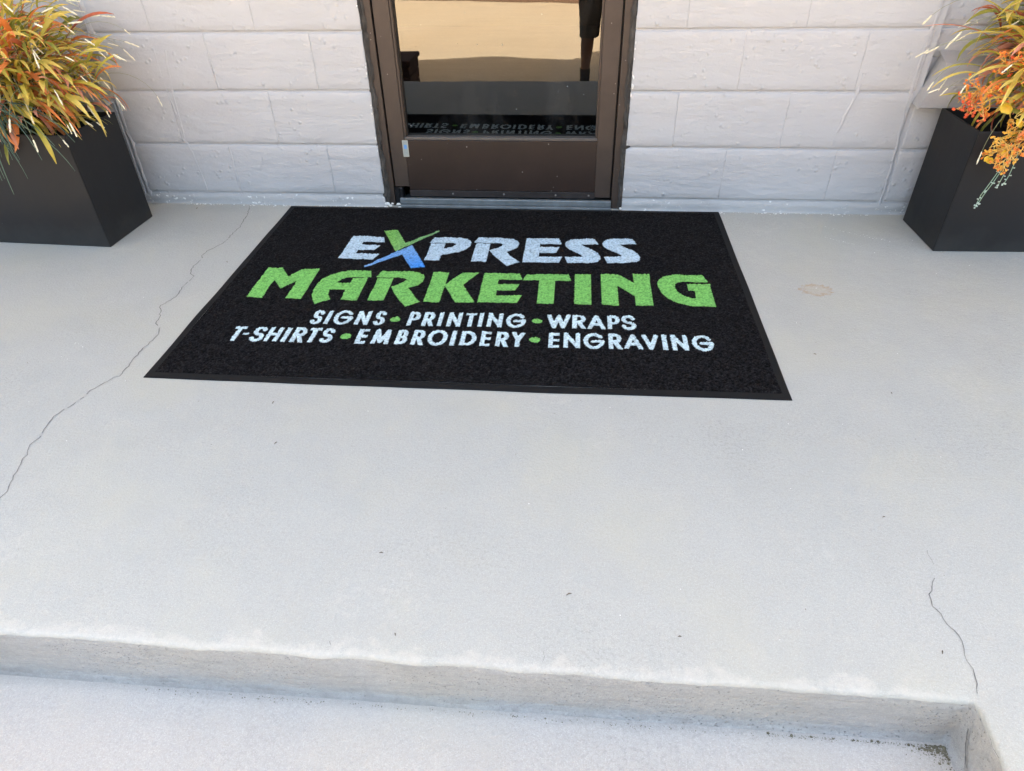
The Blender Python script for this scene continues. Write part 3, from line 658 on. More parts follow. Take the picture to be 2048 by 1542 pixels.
def strokes(T, ytop, ybase):
    for ch, xa, xb in T:
        xm = (xa+xb)/2; yt, yb = ytop(xm), ybase(xm); t = 6.6
        if ch == 'I': xa -= 1; xb += 1
        if ch == 'S': xa -= 4; xb += 4
        ov = 2.0 if ch in 'OGS' else 0
        yt -= ov; yb += ov
        i0 = int((xa/1000-B)/st)-3; i1 = int((xb/1000-B)/st)+5; j0 = int((yt/1000-B)/st)-3; j1 = int((yb/1000-B)/st)+5
        x = TX[j0:j1, i0:i1]; y = TY[j0:j1, i0:i1]; best = np.full(x.shape, 1e9)
        ax, bx = xa+t, xb-t; ay, by = yt+t, yb-t
        tt = 6.2 if ch == '-' else t
        for pl in LET[ch]:
            for (u1, v1), (u2, v2) in zip(pl[:-1], pl[1:]):
                x1, y1, x2, y2 = ax+u1*(bx-ax), ay+v1*(by-ay), ax+u2*(bx-ax), ay+v2*(by-ay)
                L2 = (x2-x1)**2+(y2-y1)**2+1e-9; q = np.clip(((x-x1)*(x2-x1)+(y-y1)*(y2-y1))/L2, 0, 1)
                best = np.minimum(best, np.hypot(x-x1-q*(x2-x1), y-y1-q*(y2-y1)))
        ins = (best < tt) & (y > yt) & (y < yb) & (x > xa) & (x < xb)
        mask['w'][j0:j1, i0:i1] = np.maximum(mask['w'][j0:j1, i0:i1], ins)
lin = lambda a, b: (lambda x: a+(b-a)*(x-390)/960.)
strokes(T1, lin(838, 822), lin(917, 901)); strokes(T2, lin(942, 927), lin(1020, 1005.5))
for cx, cy, r in ((645, 878, 16), (1087, 866, 16), (517, 983, 16.5), (1086, 971, 16)):
    mask['g'] = np.maximum(mask['g'], ((TX-cx)**2+((TY-cy)*1.12)**2 < r*r))
sh = np.clip(.78+.13*h+.10*h2+.16*worm, .35, 1.2)[..., None]
black = np.array([.0086, .0080, .0083])*np.clip(.40+2.1*worm[..., None]**1.5+.5*h[..., None]+.3*h2[..., None], .12, 4)
small = (Y > .82)
wc = np.where(small[..., None], np.array([.56, .70, .74]), np.array([.47, .61, .71]))*sh
xg = (Y < .42)   # the X of the logo
gcol = np.where((xg & (mask['g'] > 0))[..., None], np.array([.20, .46, .11]), np.array([.20, .50, .125]))*sh
grad = np.clip((X-.50)/.17, 0, 1)[..., None]
gcol = np.where((xg & (mask['g'] > 0))[..., None], gcol*(1-.45*grad)+np.array([.25, .36, .30])*sh*.45*grad, gcol)
bg_ = np.clip((X-.45)/.20, 0, 1)[..., None]*np.clip((Y-.36)/.16, 0, 1)[..., None]
bcol = (np.array([.20, .38, .66])*(1-bg_)+np.array([.07, .30, .80])*bg_)*sh
colr = black
for key, cc in (('g', gcol), ('b', bcol), ('w', wc)): colr = np.where(mask[key][..., None] > .5, cc, colr)
hh = hh+.0004*np.maximum(np.maximum(mask['w'], mask['g']), mask['b'])
nvx = X.size; vco = np.stack([JX, -JY, hh], -1).reshape(-1, 3)
idx = np.arange(nvx).reshape(X.shape); q = np.stack([idx[1:, :-1], idx[1:, 1:], idx[:-1, 1:], idx[:-1, :-1]], -1).reshape(-1, 4)
me = bpy.data.meshes.new('carpet_pile'); me.vertices.add(nvx); me.vertices.foreach_set('co', vco.ravel().astype(np.float32))
me.loops.add(q.size); me.loops.foreach_set('vertex_index', q.ravel().astype(np.int32)); me.polygons.add(len(q)); me.polygons.foreach_set('loop_start', np.arange(0, q.size, 4, dtype=np.int32))
me.update(calc_edges=True); me.validate()
ca = me.color_attributes.new('dye', 'FLOAT_COLOR', 'POINT'); ca.data.foreach_set('color', np.concatenate([colr, np.ones(colr.shape[:2]+(1,))], -1).reshape(-1).astype(np.float32))
k = NT('carpet_dye'); at = k.N.new('ShaderNodeAttribute'); at.attribute_name = 'dye'; k.L.new(at.outputs['Color'], k.b.inputs['Base Color']); k.b.inputs['Roughness'].default_value = .95; k.b.inputs['Specular IOR Level'].default_value = .08
tag(link('carpet_pile', me, k.m, mat), kind='stuff')
# ------------------------------------------------------------------ planters
def planter(fl, ang, L, D, H, label):
    """fl: front corner nearest the door, box extends in +x of its own frame when ang points that way"""
    e = empty('planter', (fl[0], fl[1], 0), ang); tag(e, label, 'planter', 'black box planters by the wall')
    t = .007; bm = bmesh.new()
    def ringv(d, z): return [bm.verts.new(p) for p in ((d, d, z), (L-d, d, z), (L-d, D-d, z), (d, D-d, z))]
    rr = [ringv(.003, 0), ringv(0, .004), ringv(0, H-.003), ringv(.0012, H), ringv(t, H), ringv(t, H-.003), ringv(t+.001, H-.075)]
    for a, b in zip(rr[:-1], rr[1:]):
        for i in range(4): bm.faces.new((a[i], a[(i+1) % 4], b[(i+1) % 4], b[i]))
    bm.faces.new(rr[0][::-1])
    bmesh.ops.bevel(bm, geom=[ed for ed in bm.edges if abs(ed.verts[0].co.z-ed.verts[1].co.z) > .05 and min(v.co.z for v in ed.verts) < .1], offset=.0025, segments=2, affect='EDGES')
    bmesh.ops.recalc_face_normals(bm, faces=bm.faces[:])
    me = bpy.data.meshes.new('planter_box'); bm.to_mesh(me); bm.free()
    link('planter_box', me, planter_m, e)
    n = 24; V, F = [], []
    for j in range(9):
        for i in range(n+1):
            x = t+(L-2*t)*i/n; y = t+(D-2*t)*j/8; V.append((x, y, H-.06+.012*mnoise.noise(Vector((x*16, y*16, ang)))))
    for j in range(8):
        for i in range(n): F.append((j*(n+1)+i, j*(n+1)+i+1, (j+1)*(n+1)+i+1, (j+1)*(n+1)+i))
    link('soil', pydata('soil', V, F, True), soil_m, e)
    return e
PL, PD, PHt = .86, .29, .417
# left planter: its near right corner at (-1.576,-.433); extends away to the left
aL = math.atan2(-.433+.412, -1.576+2.046)*1.0
ux, uy = math.cos(aL), math.sin(aL)
planter((-1.576-ux*PL, -.433-uy*PL), aL, PL, PD, PHt, 'matt black box planter left of the door, under olive and orange strap leaves')
aR = math.atan2(-.307+.322, 1.770-1.454)*.6
planter((1.454, -.322), aR, PL, PD-.02, PHt, 'matt black box planter right of the door, with yellow and red berry sprays spilling over')

# ------------------------------------------------------------------ artificial plants
def leaf_mat(name, base, tip, rough=.42):
    k = NT(name); at = k.N.new('ShaderNodeAttribute'); at.attribute_name = 'along'
    t = k.math('ADD', at.outputs['Fac'], k.rng(k.noise(28, 3), .3, .7, -.18, .18))
    c = k.mix(k.rng(t, .15, .85), base, tip)
    c = k.mix(k.rng(k.noise(90, 3, .7, k.src('Object', (1, 1, .2))), .35, .75, 0, .3), c, tuple(x*.6 for x in base))
    k.fin(c, rough, None, 0, .4)
    tl = k.N.new('ShaderNodeBsdfTranslucent'); k.L.new(c, tl.inputs[0]); m2 = k.N.new('ShaderNodeMixShader'); m2.inputs[0].default_value = .32
    k.L.new(k.b.outputs[0], m2.inputs[1]); k.L.new(tl.outputs[0], m2.inputs[2]); k.L.new(m2.outputs[0], k.out.inputs[0]); return k.m
LM = {'olive': leaf_mat('leaf_olive', (.36, .34, .04), (.68, .54, .09)), 'yellow': leaf_mat('leaf_yellow', (.56, .47, .06), (.86, .66, .17)),
      'orange': leaf_mat('leaf_orange', (.66, .20, .04), (.92, .33, .11)), 'rust': leaf_mat('leaf_rust', (.20, .045, .02), (.62, .16, .08)),
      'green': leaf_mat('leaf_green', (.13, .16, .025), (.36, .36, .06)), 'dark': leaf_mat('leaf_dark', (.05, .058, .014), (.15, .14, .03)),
      'salmon': leaf_mat('leaf_salmon', (.40, .12, .07), (.80, .36, .24))}
def strap(name, L, w, bend, twist, mat, seg=9, fold=.22):
    V, F, A = [], [], []; p = Vector((0, 0, 0)); ang = 0.0
    for i in range(seg+1):
        t = i/seg
        ww = w*(.34+.66*math.sin(math.pi*min(1, (t*.9+.08))**.8))*(1 if t < .97 else .5)
        ww = w*max(.12, (min(1, .3+t*2.2))*(1-max(0, (t-.62)/.38)**1.8))
        s = twist*t; side = Vector((math.sin(s)*math.cos(ang), math.cos(s), -math.sin(s)*math.sin(ang)))
        nrm_ = Vector((-math.cos(ang), 0, math.sin(ang)))
        V += [p-side*ww/2, p+nrm_*(-ww*fold), p+side*ww/2]; A += [t]*3
        ang += bend[0]/seg*(1+bend[1]*t*2)/(1+bend[1])
        p = p+Vector((math.sin(ang), 0, math.cos(ang)))*(L/seg)
    for i in range(seg):
        F += [(3*i, 3*i+1, 3*i+4, 3*i+3), (3*i+1, 3*i+2, 3*i+5, 3*i+4)]
    me = pydata(name, V, F, True); a = me.attributes.new('along', 'FLOAT', 'POINT'); a.data.foreach_set('value', A); me.materials.append(mat); return me
R = random.Random(77); LEAF = {}
for key, m in LM.items():
    LEAF[key] = [strap('leaf', R.uniform(.13, .21), R.uniform(.0135, .0195), (R.uniform(.9, 2.4), R.uniform(-.3, 1)), R.uniform(-.9, .9), m) for _ in range(6)]
twig_m = simple('twig', (.24, .25, .12), .6); tip_m = simple('seed_tip', (.72, .68, .50), .7, 0, .3, 120, .15, .001, 300); tipc_m = simple('seed_tip_pale_green', (.62, .72, .60), .7, 0, .3, 120, .15)
def sprig_mesh(seed):
    R = random.Random(seed); L = R.uniform(.16, .26); b = R.uniform(.5, 1.9); pts = []; p = Vector((0, 0, 0)); a = 0
    n = 8
    for i in range(n+1):
        pts.append(p.copy()); a += b/n; p = p+Vector((math.sin(a), 0, math.cos(a)))*(L/n)
    st_ = tube(pts, [.0010-.0004*i/n for i in range(n+1)], 4)
    d = Vector((math.sin(a), 0, math.cos(a))); tl = R.uniform(.026, .050); tp = [pts[-1]+d*(tl*i/9) for i in range(10)]
    tip = tube([q+Vector((0, R.gauss(0, .0005), R.gauss(0, .0004))) for q in tp], [.0011 if i in (0, 9) else R.uniform(.0017, .0030) for i in range(10)], 5)
    x = [tip]
    if R.random() < .4:
        q = pts[-2]; x.append(tube([q, q+Vector((d.z*.012, R.uniform(-.012, .012), -d.x*.01))], [.0009, .002], 4))
    V, F = merge(x)
    return pydata('stem', *st_), pydata('seed_tip', V, F)
SPR = [sprig_mesh(100+i) for i in range(9)]
for a, b in SPR: a.materials.append(twig_m); b.materials.append(tip_m)
def orient(pos, az, tilt, roll, sc):
    return Matrix.Translation(pos) @ Matrix.Rotation(az, 4, 'Z') @ Matrix.Rotation(tilt, 4, 'Y') @ Matrix.Rotation(roll, 4, 'Z') @ Matrix.Scale(sc, 4)
def place(name, me, M, parent):
    o = bpy.data.objects.new(name, me); COL.objects.link(o); o.parent = parent; o.matrix_local = M; return o
def bush(name, origin, label, cat, cen, rad, nleaf, nspr, mix, seed, span, lo=.9):
    e = empty(name, origin); tag(e, label, cat); R = random.Random(seed); keys = list(mix)
    org = Vector(origin)
    for i in range(nleaf):
        # a point in the upper part of the clump, leaf leaving outwards and arching over
        u = R.uniform(-1, 1); az = R.uniform(0, 2*math.pi); zz = R.uniform(-.55, .95); r = (R.random()**.5)*.72
        d = Vector((math.cos(az)*math.sqrt(1-min(1, abs(zz))**2), math.sin(az)*math.sqrt(1-min(1, abs(zz))**2), zz))
        p = Vector((cen[0]+u*span, cen[1], cen[2]))+Vector((d.x*rad[0]*r, d.y*rad[1]*r, d.z*rad[2]*r))
        tilt = math.acos(max(-1, min(1, zz)))*.60+R.gauss(0, .25)
        if p.z < .40: p.z = .36+R.random()*.06; tilt *= .6
        key = R.choices(keys, [mix[q] for q in keys])[0]
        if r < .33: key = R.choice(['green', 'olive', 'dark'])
        place('leaf', R.choice(LEAF[key]), orient(p-org, az+R.gauss(0, .5), tilt, R.gauss(0, .35), R.uniform(.75, 1.2)*lo), e)
    for i in range(nspr):
        az = R.uniform(0, 2*math.pi); zz = R.uniform(-.5, .9); r = .25+.45*R.random(); u = R.uniform(-1, 1)
        c = math.sqrt(1-zz*zz); p = Vector((cen[0]+u*span+math.cos(az)*c*rad[0]*r, cen[1]+math.sin(az)*c*rad[1]*r, cen[2]+zz*rad[2]*r))
        p.z = max(p.z, .42)
        a, b = R.choice(SPR); st_ = place('seed_sprig', a, orient(p-org, az+R.gauss(0, .35), math.acos(zz)*.62+R.gauss(0, .2), 0, R.uniform(.75, 1.15)), e)
        place('seed_tip', b, Matrix.Identity(4), st_)
    # the blades past the limit: same strap leaves, shorter and deeper in the clump, joined
    V, F, A, MI = [], [], [], []; mats = [LM[q] for q in keys]
    for i in range(620):
        key = R.choices(keys, [mix[q] for q in keys])[0]; src = R.choice(LEAF[key]); zz = R.uniform(-.9, .95); az = R.uniform(0, 6.283); r = R.random()**.6*.66
        c = math.sqrt(1-zz*zz); p = Vector((cen[0]+R.uniform(-1, 1)*span+math.cos(az)*c*rad[0]*r, cen[1]+math.sin(az)*c*rad[1]*r, cen[2]+zz*rad[2]*r))
        tl = math.acos(zz)*.55+R.gauss(0, .3)
        if p.z < .40: p.z = .36+R.random()*.08; tl *= .5; p.x = cen[0]+(p.x-cen[0])*.8; p.y = cen[1]+(p.y-cen[1])*.5
        Mx = orient(p-org, az+R.gauss(0, .6), tl, R.gauss(0, .4), R.uniform(.6, 1.0)); o = len(V)
        V += [Mx @ v.co for v in src.vertices]; A += [d.value for d in src.attributes['along'].data]
        for f in src.polygons: F.append(tuple(o+j for j in f.vertices)); MI.append(keys.index(key))
    me = pydata('inner_leaves', V, F, True)
    for m_ in mats: me.materials.append(m_)
    me.polygons.foreach_set('material_index', MI); at = me.attributes.new('along', 'FLOAT', 'POINT'); at.data.foreach_set('value', A)
    tag(link('inner_leaves', me, None, e), kind='stuff')
    # bare stems rising from the soil
    V, F = merge([tube([Vector((cen[0]+R.uniform(-1, 1)*span, cen[1]+R.uniform(-.08, .08), .33))-org, Vector((cen[0]+R.uniform(-1, 1)*span, cen[1]+R.uniform(-.1, .1), cen[2]))-org], [.003, .002], 5) for _ in range(26)])
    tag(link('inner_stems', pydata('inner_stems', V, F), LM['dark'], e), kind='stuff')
    return e
# left clump
bl = bush('leafy_plant', (-1.98, -.29, .36), 'bushy plant of olive and orange strap leaves with many white tips, left of the door', 'plant',
     (-1.84, -.275, .585), (.40, .30, .34), 290, 190, {'olive': 6, 'yellow': 11, 'orange': 9, 'rust': .6, 'green': 3, 'salmon': 4}, 3, .07)
# thin grass tufts over the rim, right-hand end of the left planter
R = random.Random(8)
for i, (x, y, az, ti, s, k_) in enumerate([(-1.72, -.30, -.15, .75, 1.15, 'olive'), (-1.71, -.33, -.35, .85, 1.0, 'yellow'), (-1.70, -.27, .05, .70, 1.05, 'olive'), (-1.73, -.35, -.6, .95, .9, 'yellow'), (-1.69, -.24, .2, .8, .9, 'green')]):
    place('leaf', strap('leaf', .2, .0075, (2.0, .3), .3, LM[k_]), orient(Vector((x, y, .372))-Vector((-1.98, -.29, .36)), az, ti*.55, 0, s), bl)
for x, y, az, ti in ((-1.70, -.31, -.25, .25), (-1.70, -.29, -.1, .35), (-1.72, -.36, -.55, .45)):
    a, b = SPR[2]; st_ = place('seed_sprig', a, orient(Vector((x, y, .40))-Vector((-1.98, -.29, .36)), az, ti+.3, 0, 1.05), bl); place('seed_tip', b, Matrix.Identity(4), st_)
# dark needle tuft hanging over the front of the left planter
nd = empty('needle_tuft', (-1.84, -.415, .475)); tag(nd, 'dark green tuft of long hanging needles over the front rim of the left planter', 'foliage')
needle_m = simple('needle_green', (.075, .125, .085), .5, 0, .4, 30, .3); NE = []
for i in range(6):
    b = R.uniform(1.1, 1.9); pts = []; p = Vector((0, 0, 0)); a = .9+R.random()*.3
    for j in range(9): pts.append(p.copy()); a += b/8; p = p+Vector((math.sin(a), 0, math.cos(a)))*(.27/8)
    me = pydata('needle', *tube(pts, [.0018, .0020, .0020, .0019, .0018, .0016, .0014, .0011, .0006], 4)); me.materials.append(needle_m); NE.append(me)
for i in range(120):
    az = R.gauss(-1.15, .45); o = place('needle', R.choice(NE), orient(Vector((R.gauss(0, .03), R.gauss(0, .015), R.gauss(.01, .015))), az, R.gauss(-.12, .25), 0, R.uniform(.7, 1.2)), nd)
# right clump
bR = bush('leafy_plant', (1.86, -.19, .36), 'bushy plant of olive and salmon strap leaves with few white tips, right of the door', 'plant',
     (1.76, -.185, .61), (.36, .27, .34), 280, 36, {'olive': 8, 'yellow': 9, 'orange': 5, 'rust': 1, 'green': 4, 'salmon': 4}, 19, .08)
org = Vector((1.86, -.19, .36))
def one(k_, p, az, tilt, s, w=.014, L=.24, bend=(1.2, .4)):
    place('leaf', strap('leaf', L, w, bend, .3, LM[k_]), orient(Vector(p)-org, az, tilt, 0, s), bR)
one('salmon', (1.47, -.22, .655), math.pi-.15, 1.0, .95, .010, .25, (.75, .2)); one('yellow', (1.53, -.24, .66), math.pi-.1, 1.05, .9, .014, .2, (.8, .2))
one('yellow', (1.56, -.30, .575), math.pi+.25, .95, 1.0, .016, .24, (1.25, .5)); one('olive', (1.47, -.24, .575), math.pi+.05, 1.0, .9, .012, .22, (1.3, .5)); one('yellow', (1.45, -.27, .565), math.pi+.2, 1.05, .9, .013, .22, (1.35, .6))
one('olive', (1.46, -.26, .50), math.pi, 1.15, .7, .017, .2, (.7, .3)); one('olive', (1.58, -.335, .415), math.pi+.25, 1.5, .55, .02, .17, (.5, .3)); one('rust', (1.62, -.335, .41), math.pi+.5, 1.5, .5, .02, .17, (.5, .3)); one('yellow', (1.64, -.335, .40), math.pi+.3, 1.6, .5, .02, .17, (.4, .3))
one('olive', (1.49, -.22, .70), math.pi-.3, .6, .9, .014, .24, (1.3, .4))
Rr = random.Random(4)
for i in range(16): one(Rr.choice(['yellow', 'yellow', 'orange', 'olive']), (1.50+Rr.uniform(0, .22), -.30-Rr.uniform(0, .05), .47+Rr.uniform(0, .14)), Rr.uniform(math.pi-.2, math.pi+1.6), Rr.uniform(.7, 1.3), Rr.uniform(.55, .9), .016, .20, (1.5, .4))
for p, az, ti, s in (((1.52, -.24, .70), math.pi, 1.0, 1.2), ((1.50, -.22, .72), math.pi-.2, .8, 1.2), ((1.50, -.26, .60), math.pi+.1, 1.1, 1.1), ((1.46, -.28, .56), math.pi+.2, 1.3, .9), ((1.47, -.25, .63), math.pi, 1.25, .9), ((1.45, -.27, .52), math.pi+.3, 1.4, .8), ((1.5, -.3, .6), math.pi+.5, 1.0, 1)):
    a, b = SPR[int(p[0]*100) % 9]; st_ = place('seed_sprig', a, orient(Vector(p)-org, az, ti*.7, 0, s), bR); place('seed_tip', b, Matrix.Identity(4), st_)

# branching berry sprays
def spray(seed, L=.11, spread=.9, nb=7):
    R = random.Random(seed); st_, be = [], []
    def branch(p, d, L, r, lev):
        pts = [p.copy()]; q = p.copy(); dd = d.copy()
        for i in range(5):
            dd = (dd+Vector((R.gauss(0, .22), R.gauss(0, .22), R.gauss(0, .22)))).normalized(); q = q+dd*L/5; pts.append(q.copy())
        st_.append(tube(pts, [r*(1-.09*i) for i in range(6)], 5))
        if lev == 0:
            for _ in range(R.choice([1, 2, 2, 3])): be.append(blob(q+Vector((R.gauss(0, .0022), R.gauss(0, .0022), R.gauss(0, .0022))), R.uniform(.0028, .0050), 6, 4))
        else:
            for _ in range(2 if lev == 1 else 3):
                j = R.choice([2, 3, 4, 5]); nd_ = (dd+Vector((R.gauss(0, spread), R.gauss(0, spread), R.gauss(0, spread)))).normalized(); branch(pts[j], nd_, L*.55, r*.75, lev-1)
    for _ in range(2): branch(Vector((0, 0, 0)), Vector((R.gauss(0, .3), R.gauss(0, .3), 1)).normalized(), L*.55, .0023, 2)
    return pydata('berry_spray', *merge(st_), ), pydata('berries', *merge(be))
bm_ = {'red': simple('berry_red', (.72, .10, .025), .4), 'orange': simple('berry_orange', (.80, .22, .03), .4), 'yellow': simple('berry_yellow', (.80, .42, .05), .4)}
bs_ = {'red': simple('stem_peach', (.72, .36, .10), .5), 'orange': simple('stem_yellow', (.80, .42, .08), .5), 'yellow': simple('stem_cream', (.82, .58, .16), .5)}
SP = {}
for kk in bm_:
    SP[kk] = []
    for i in range(4):
        a, b = spray(hash(kk) % 1 + len(kk)*50+i); a.materials.append(bs_[kk]); b.materials.append(bm_[kk]); SP[kk].append((a, b))
bc = empty('berry_bunch', (1.47, -.29, .50)); tag(bc, 'curly branching sprays with red orange berries at the end of the right planter', 'berries')
R = random.Random(31)
def put(e, kk, p, az, tilt, s):
    a, b = R.choice(SP[kk]); o = place('berry_spray', a, orient(Vector(p)-Vector(e.location), az, tilt, R.uniform(0, 6), s), e); o2 = place('berries', b, Matrix.Identity(4), o); o2['kind'] = 'stuff'
for i in range(7): put(bc, R.choice(['red', 'red', 'orange']), (1.465+R.gauss(0, .02), -.27+R.gauss(0, .03), .52+R.gauss(0, .022)), math.pi+R.gauss(.3, .6), R.uniform(.9, 1.9), R.uniform(.8, 1.15))
for i in range(5): put(bc, R.choice(['red', 'orange']), (1.50+R.gauss(0, .025), -.28+R.gauss(0, .03), .60+R.gauss(0, .02)), math.pi+R.gauss(.3, .9), R.uniform(.4, 1.5), R.uniform(.7, 1.05))
bh = empty('berry_bunch', (1.60, -.36, .42)); tag(bh, 'golden yellow and orange sprays hanging over the front of the right planter', 'berries')
for i in range(11): put(bh, R.choice(['yellow', 'yellow', 'orange']), (1.59+R.gauss(0, .022), -.36+R.gauss(0, .02), .455-.06*R.random()+.02), R.uniform(3.3, 4.6), R.uniform(1.9, 2.8), R.uniform(.75, 1.1))
for i in range(7): put(bh, R.choice(['orange', 'yellow']), (1.545+R.gauss(0, .015), -.37+R.gauss(0, .01), .375+R.gauss(0, .01)), math.pi+R.gauss(.2, .25), R.uniform(1.75, 2.25), R.uniform(.7, .95))
for i in range(8): put(bh, 'yellow', (1.66+R.gauss(0, .03), -.34+R.gauss(0, .03), .50+R.gauss(0, .04)), R.uniform(0, 6.28), R.uniform(.8, 2.4), R.uniform(.8, 1.1))
petal_m = leaf_mat('petal_yellow', (.85, .42, .02), (.88, .60, .05))
def petal(r, seed):
    V = [(0, 0, .004)]; F = []; A = [0]; n = 16
    for j in (.5, 1):
        for i in range(n):
            a = 2*math.pi*i/n; rr = r*j*(1+.07*math.sin(a*5+seed)); V.append((rr*math.cos(a), rr*math.sin(a), -.35*rr*rr/r+.0022*math.sin(a*8)*j)); A.append(j)
    for i in range(n): F += [(0, 1+i, 1+(i+1) % n), (1+i, 1+n+i, 1+n+(i+1) % n, 1+(i+1) % n)]
    me = pydata('round_leaf', V, F, True); at = me.attributes.new('along', 'FLOAT', 'POINT'); at.data.foreach_set('value', A); me.materials.append(petal_m); return me
for i, (x, y, z, r, az, ti) in enumerate([(1.487, -.36, .502, .0185, -1.6, .75), (1.535, -.375, .462, .0135, -1.2, .9), (1.60, -.36, .475, .015, -2, .7), (1.56, -.37, .52, .012, -1.0, 1.2), (1.523, -.385, .37, .011, -1.5, 1.1), (1.475, -.385, .352, .009, -1.5, 1.4), (1.487, -.383, .347, .010, -1.9, 1.1), (1.57, -.34, .57, .016, -1.5, .6)]):
    place('round_leaf', petal(r, i), orient(Vector((x, y, z))-Vector(bh.location), az, ti, 0, 1), bh)
# pale grey-green sprig hanging lowest
hs = empty('pale_sprig', (1.53, -.355, .39)); tag(hs, 'pale grey green sprig with tiny buds hanging lowest over the right planter front', 'foliage')
pale_m = simple('pale_green', (.26, .38, .26), .6); pale2_m = simple('pale_bud', (.42, .50, .42), .6)
for pts in ([(1.545, -.352, .385), (1.535, -.375, .33), (1.515, -.385, .28), (1.500, -.387, .235), (1.497, -.387, .195)], [(1.55, -.352, .385), (1.542, -.375, .33), (1.522, -.385, .275), (1.508, -.387, .235), (1.502, -.387, .205)], [(1.555, -.352, .39), (1.553, -.375, .34), (1.545, -.384, .30), (1.540, -.386, .262)], [(1.57, -.352, .40), (1.568, -.375, .35), (1.562, -.384, .30), (1.556, -.386, .272)]):
    P = [Vector(p)-Vector(hs.location) for p in pts]; o = link('stem', pydata('stem', *tube(P, .0012, 5)), pale_m, hs)
    bd = []
    for i in range(5):
        t = .35+.65*i/4; q = t*(len(P)-1); j = min(int(q), len(P)-2); c = P[j].lerp(P[j+1], q-j)
        d = Vector((R.choice([-1, 1])*.009, -.002, R.uniform(-.004, .004)))*.6
        bd.append(tube([c, c+d], [.0009, .0017], 5)); bd.append(blob(c+d, .0022, 5, 4))
    for _ in range(3): bd.append(blob(P[-1]+Vector((R.gauss(0, .003), 0, R.gauss(0, .003))), .003, 6, 4))
    V, F = merge(bd); link('bud', pydata('bud', V, F), pale2_m, o)

# ------------------------------------------------------------------ the photographer, standing on the ground in front of the step
per = empty('person', (.34, -2.98, -.32)); tag(per, 'person in dark shorts facing the door, a bare leg reflected in its glass', 'person')
PO = Vector(per.location)
skin_m = simple('skin', (.30, .16, .10), .55, 0, .4, 12, .1); short_m = simple('dark_shorts', (.11, .095, .08), .9, 0, .2, 60, .25, .0015, 200)
shirt_m = simple('grey_shirt', (.12, .13, .15), .9, 0, .2, 40, .15); sock_m = simple('black_sock', (.014, .012, .013), .9); shoe_m = simple('dark_shoe', (.03, .03, .032), .6); hair_m = simple('brown_hair', (.04, .025, .015), .6, 0, .4, 80, .4, .002, 200)
def skin(name, pts, edges, mat, parent, root=0, sub=2, loc=None):
    me = bpy.data.meshes.new(name); me.from_pydata([Vector(p[:3])-PO for p in pts], edges, []); me.update()
    o = link(name, me, mat, parent); sk = o.modifiers.new('skin', 'SKIN'); me.skin_vertices or None
    for i, p in enumerate(pts):
        s = me.skin_vertices[0].data[i]; r = p[3] if len(p) > 3 else .03; s.radius = (r, p[4] if len(p) > 4 else r); s.use_root = (i == root)
    sk.use_smooth_shade = True; sb = o.modifiers.new('subdivision', 'SUBSURF'); sb.levels = sub; sb.render_levels = sub; return o
E2 = lambda n, o=0: [(i+o, i+1+o) for i in range(n-1)]
bodyp = [(.34, -2.99, .60, .14, .10), (.34, -3.0, .82, .135, .10), (.34, -3.0, 1.03, .15, .10), (.34, -2.99, 1.15, .075), (.345, -2.975, 1.22, .055), (.35, -2.95, 1.30, .075, .085), (.355, -2.935, 1.37, .078, .092), (.355, -2.94, 1.43, .06, .07),
 (.255, -2.985, .53, .088), (.236, -2.965, .38, .074), (.226, -2.94, .18, .052), (.222, -2.965, .02, .052), (.215, -2.985, -.14, .034), (.214, -2.99, -.22, .030), (.212, -2.96, -.275, .035), (.205, -2.87, -.29, .03),
 (.43, -2.985, .53, .088), (.452, -2.965, .38, .074), (.462, -2.94, .18, .052), (.466, -2.965, .02, .052), (.47, -2.985, -.14, .034), (.472, -2.99, -.22, .030), (.475, -2.96, -.275, .035), (.49, -2.87, -.29, .03),
 (.17, -2.99, 1.09, .055), (.13, -2.93, .88, .042), (.115, -2.85, .87, .038), (.10, -2.73, 1.02, .027), (.098, -2.70, 1.05, .028, .018),
 (.51, -2.99, 1.09, .055), (.53, -2.93, .88, .042), (.50, -2.85, .87, .038), (.31, -2.74, 1.03, .027), (.285, -2.71, 1.055, .028, .018)]
ed = [(0, 1), (1, 2), (2, 3), (3, 4), (4, 5), (5, 6), (6, 7), (0, 8), (8, 9), (9, 10), (10, 11), (11, 12), (12, 13), (13, 14), (14, 15), (0, 16), (16, 17), (17, 18), (18, 19), (19, 20), (20, 21), (21, 22), (22, 23),
 (2, 24), (24, 25), (25, 26), (26, 27), (27, 28), (2, 29), (29, 30), (30, 31), (31, 32), (32, 33)]
skin('body', bodyp, ed, skin_m, per)
def legtube(name, cs, mat, n=20):
    V, F = [], []
    for j, (x, y, z, rx, ry) in enumerate(cs):
        for i in range(n):
            a = 2*math.pi*i/n; w = 1+.035*math.sin(3*a+j)+.02*math.sin(7*a+z*20); V.append(Vector((x+rx*w*math.cos(a), y+ry*w*math.sin(a), z))-PO)
    for j in range(len(cs)-1):
        for i in range(n): F.append((j*n+i, j*n+(i+1) % n, (j+1)*n+(i+1) % n, (j+1)*n+i))
    return link(name, pydata(name, V, F, True), mat, per)
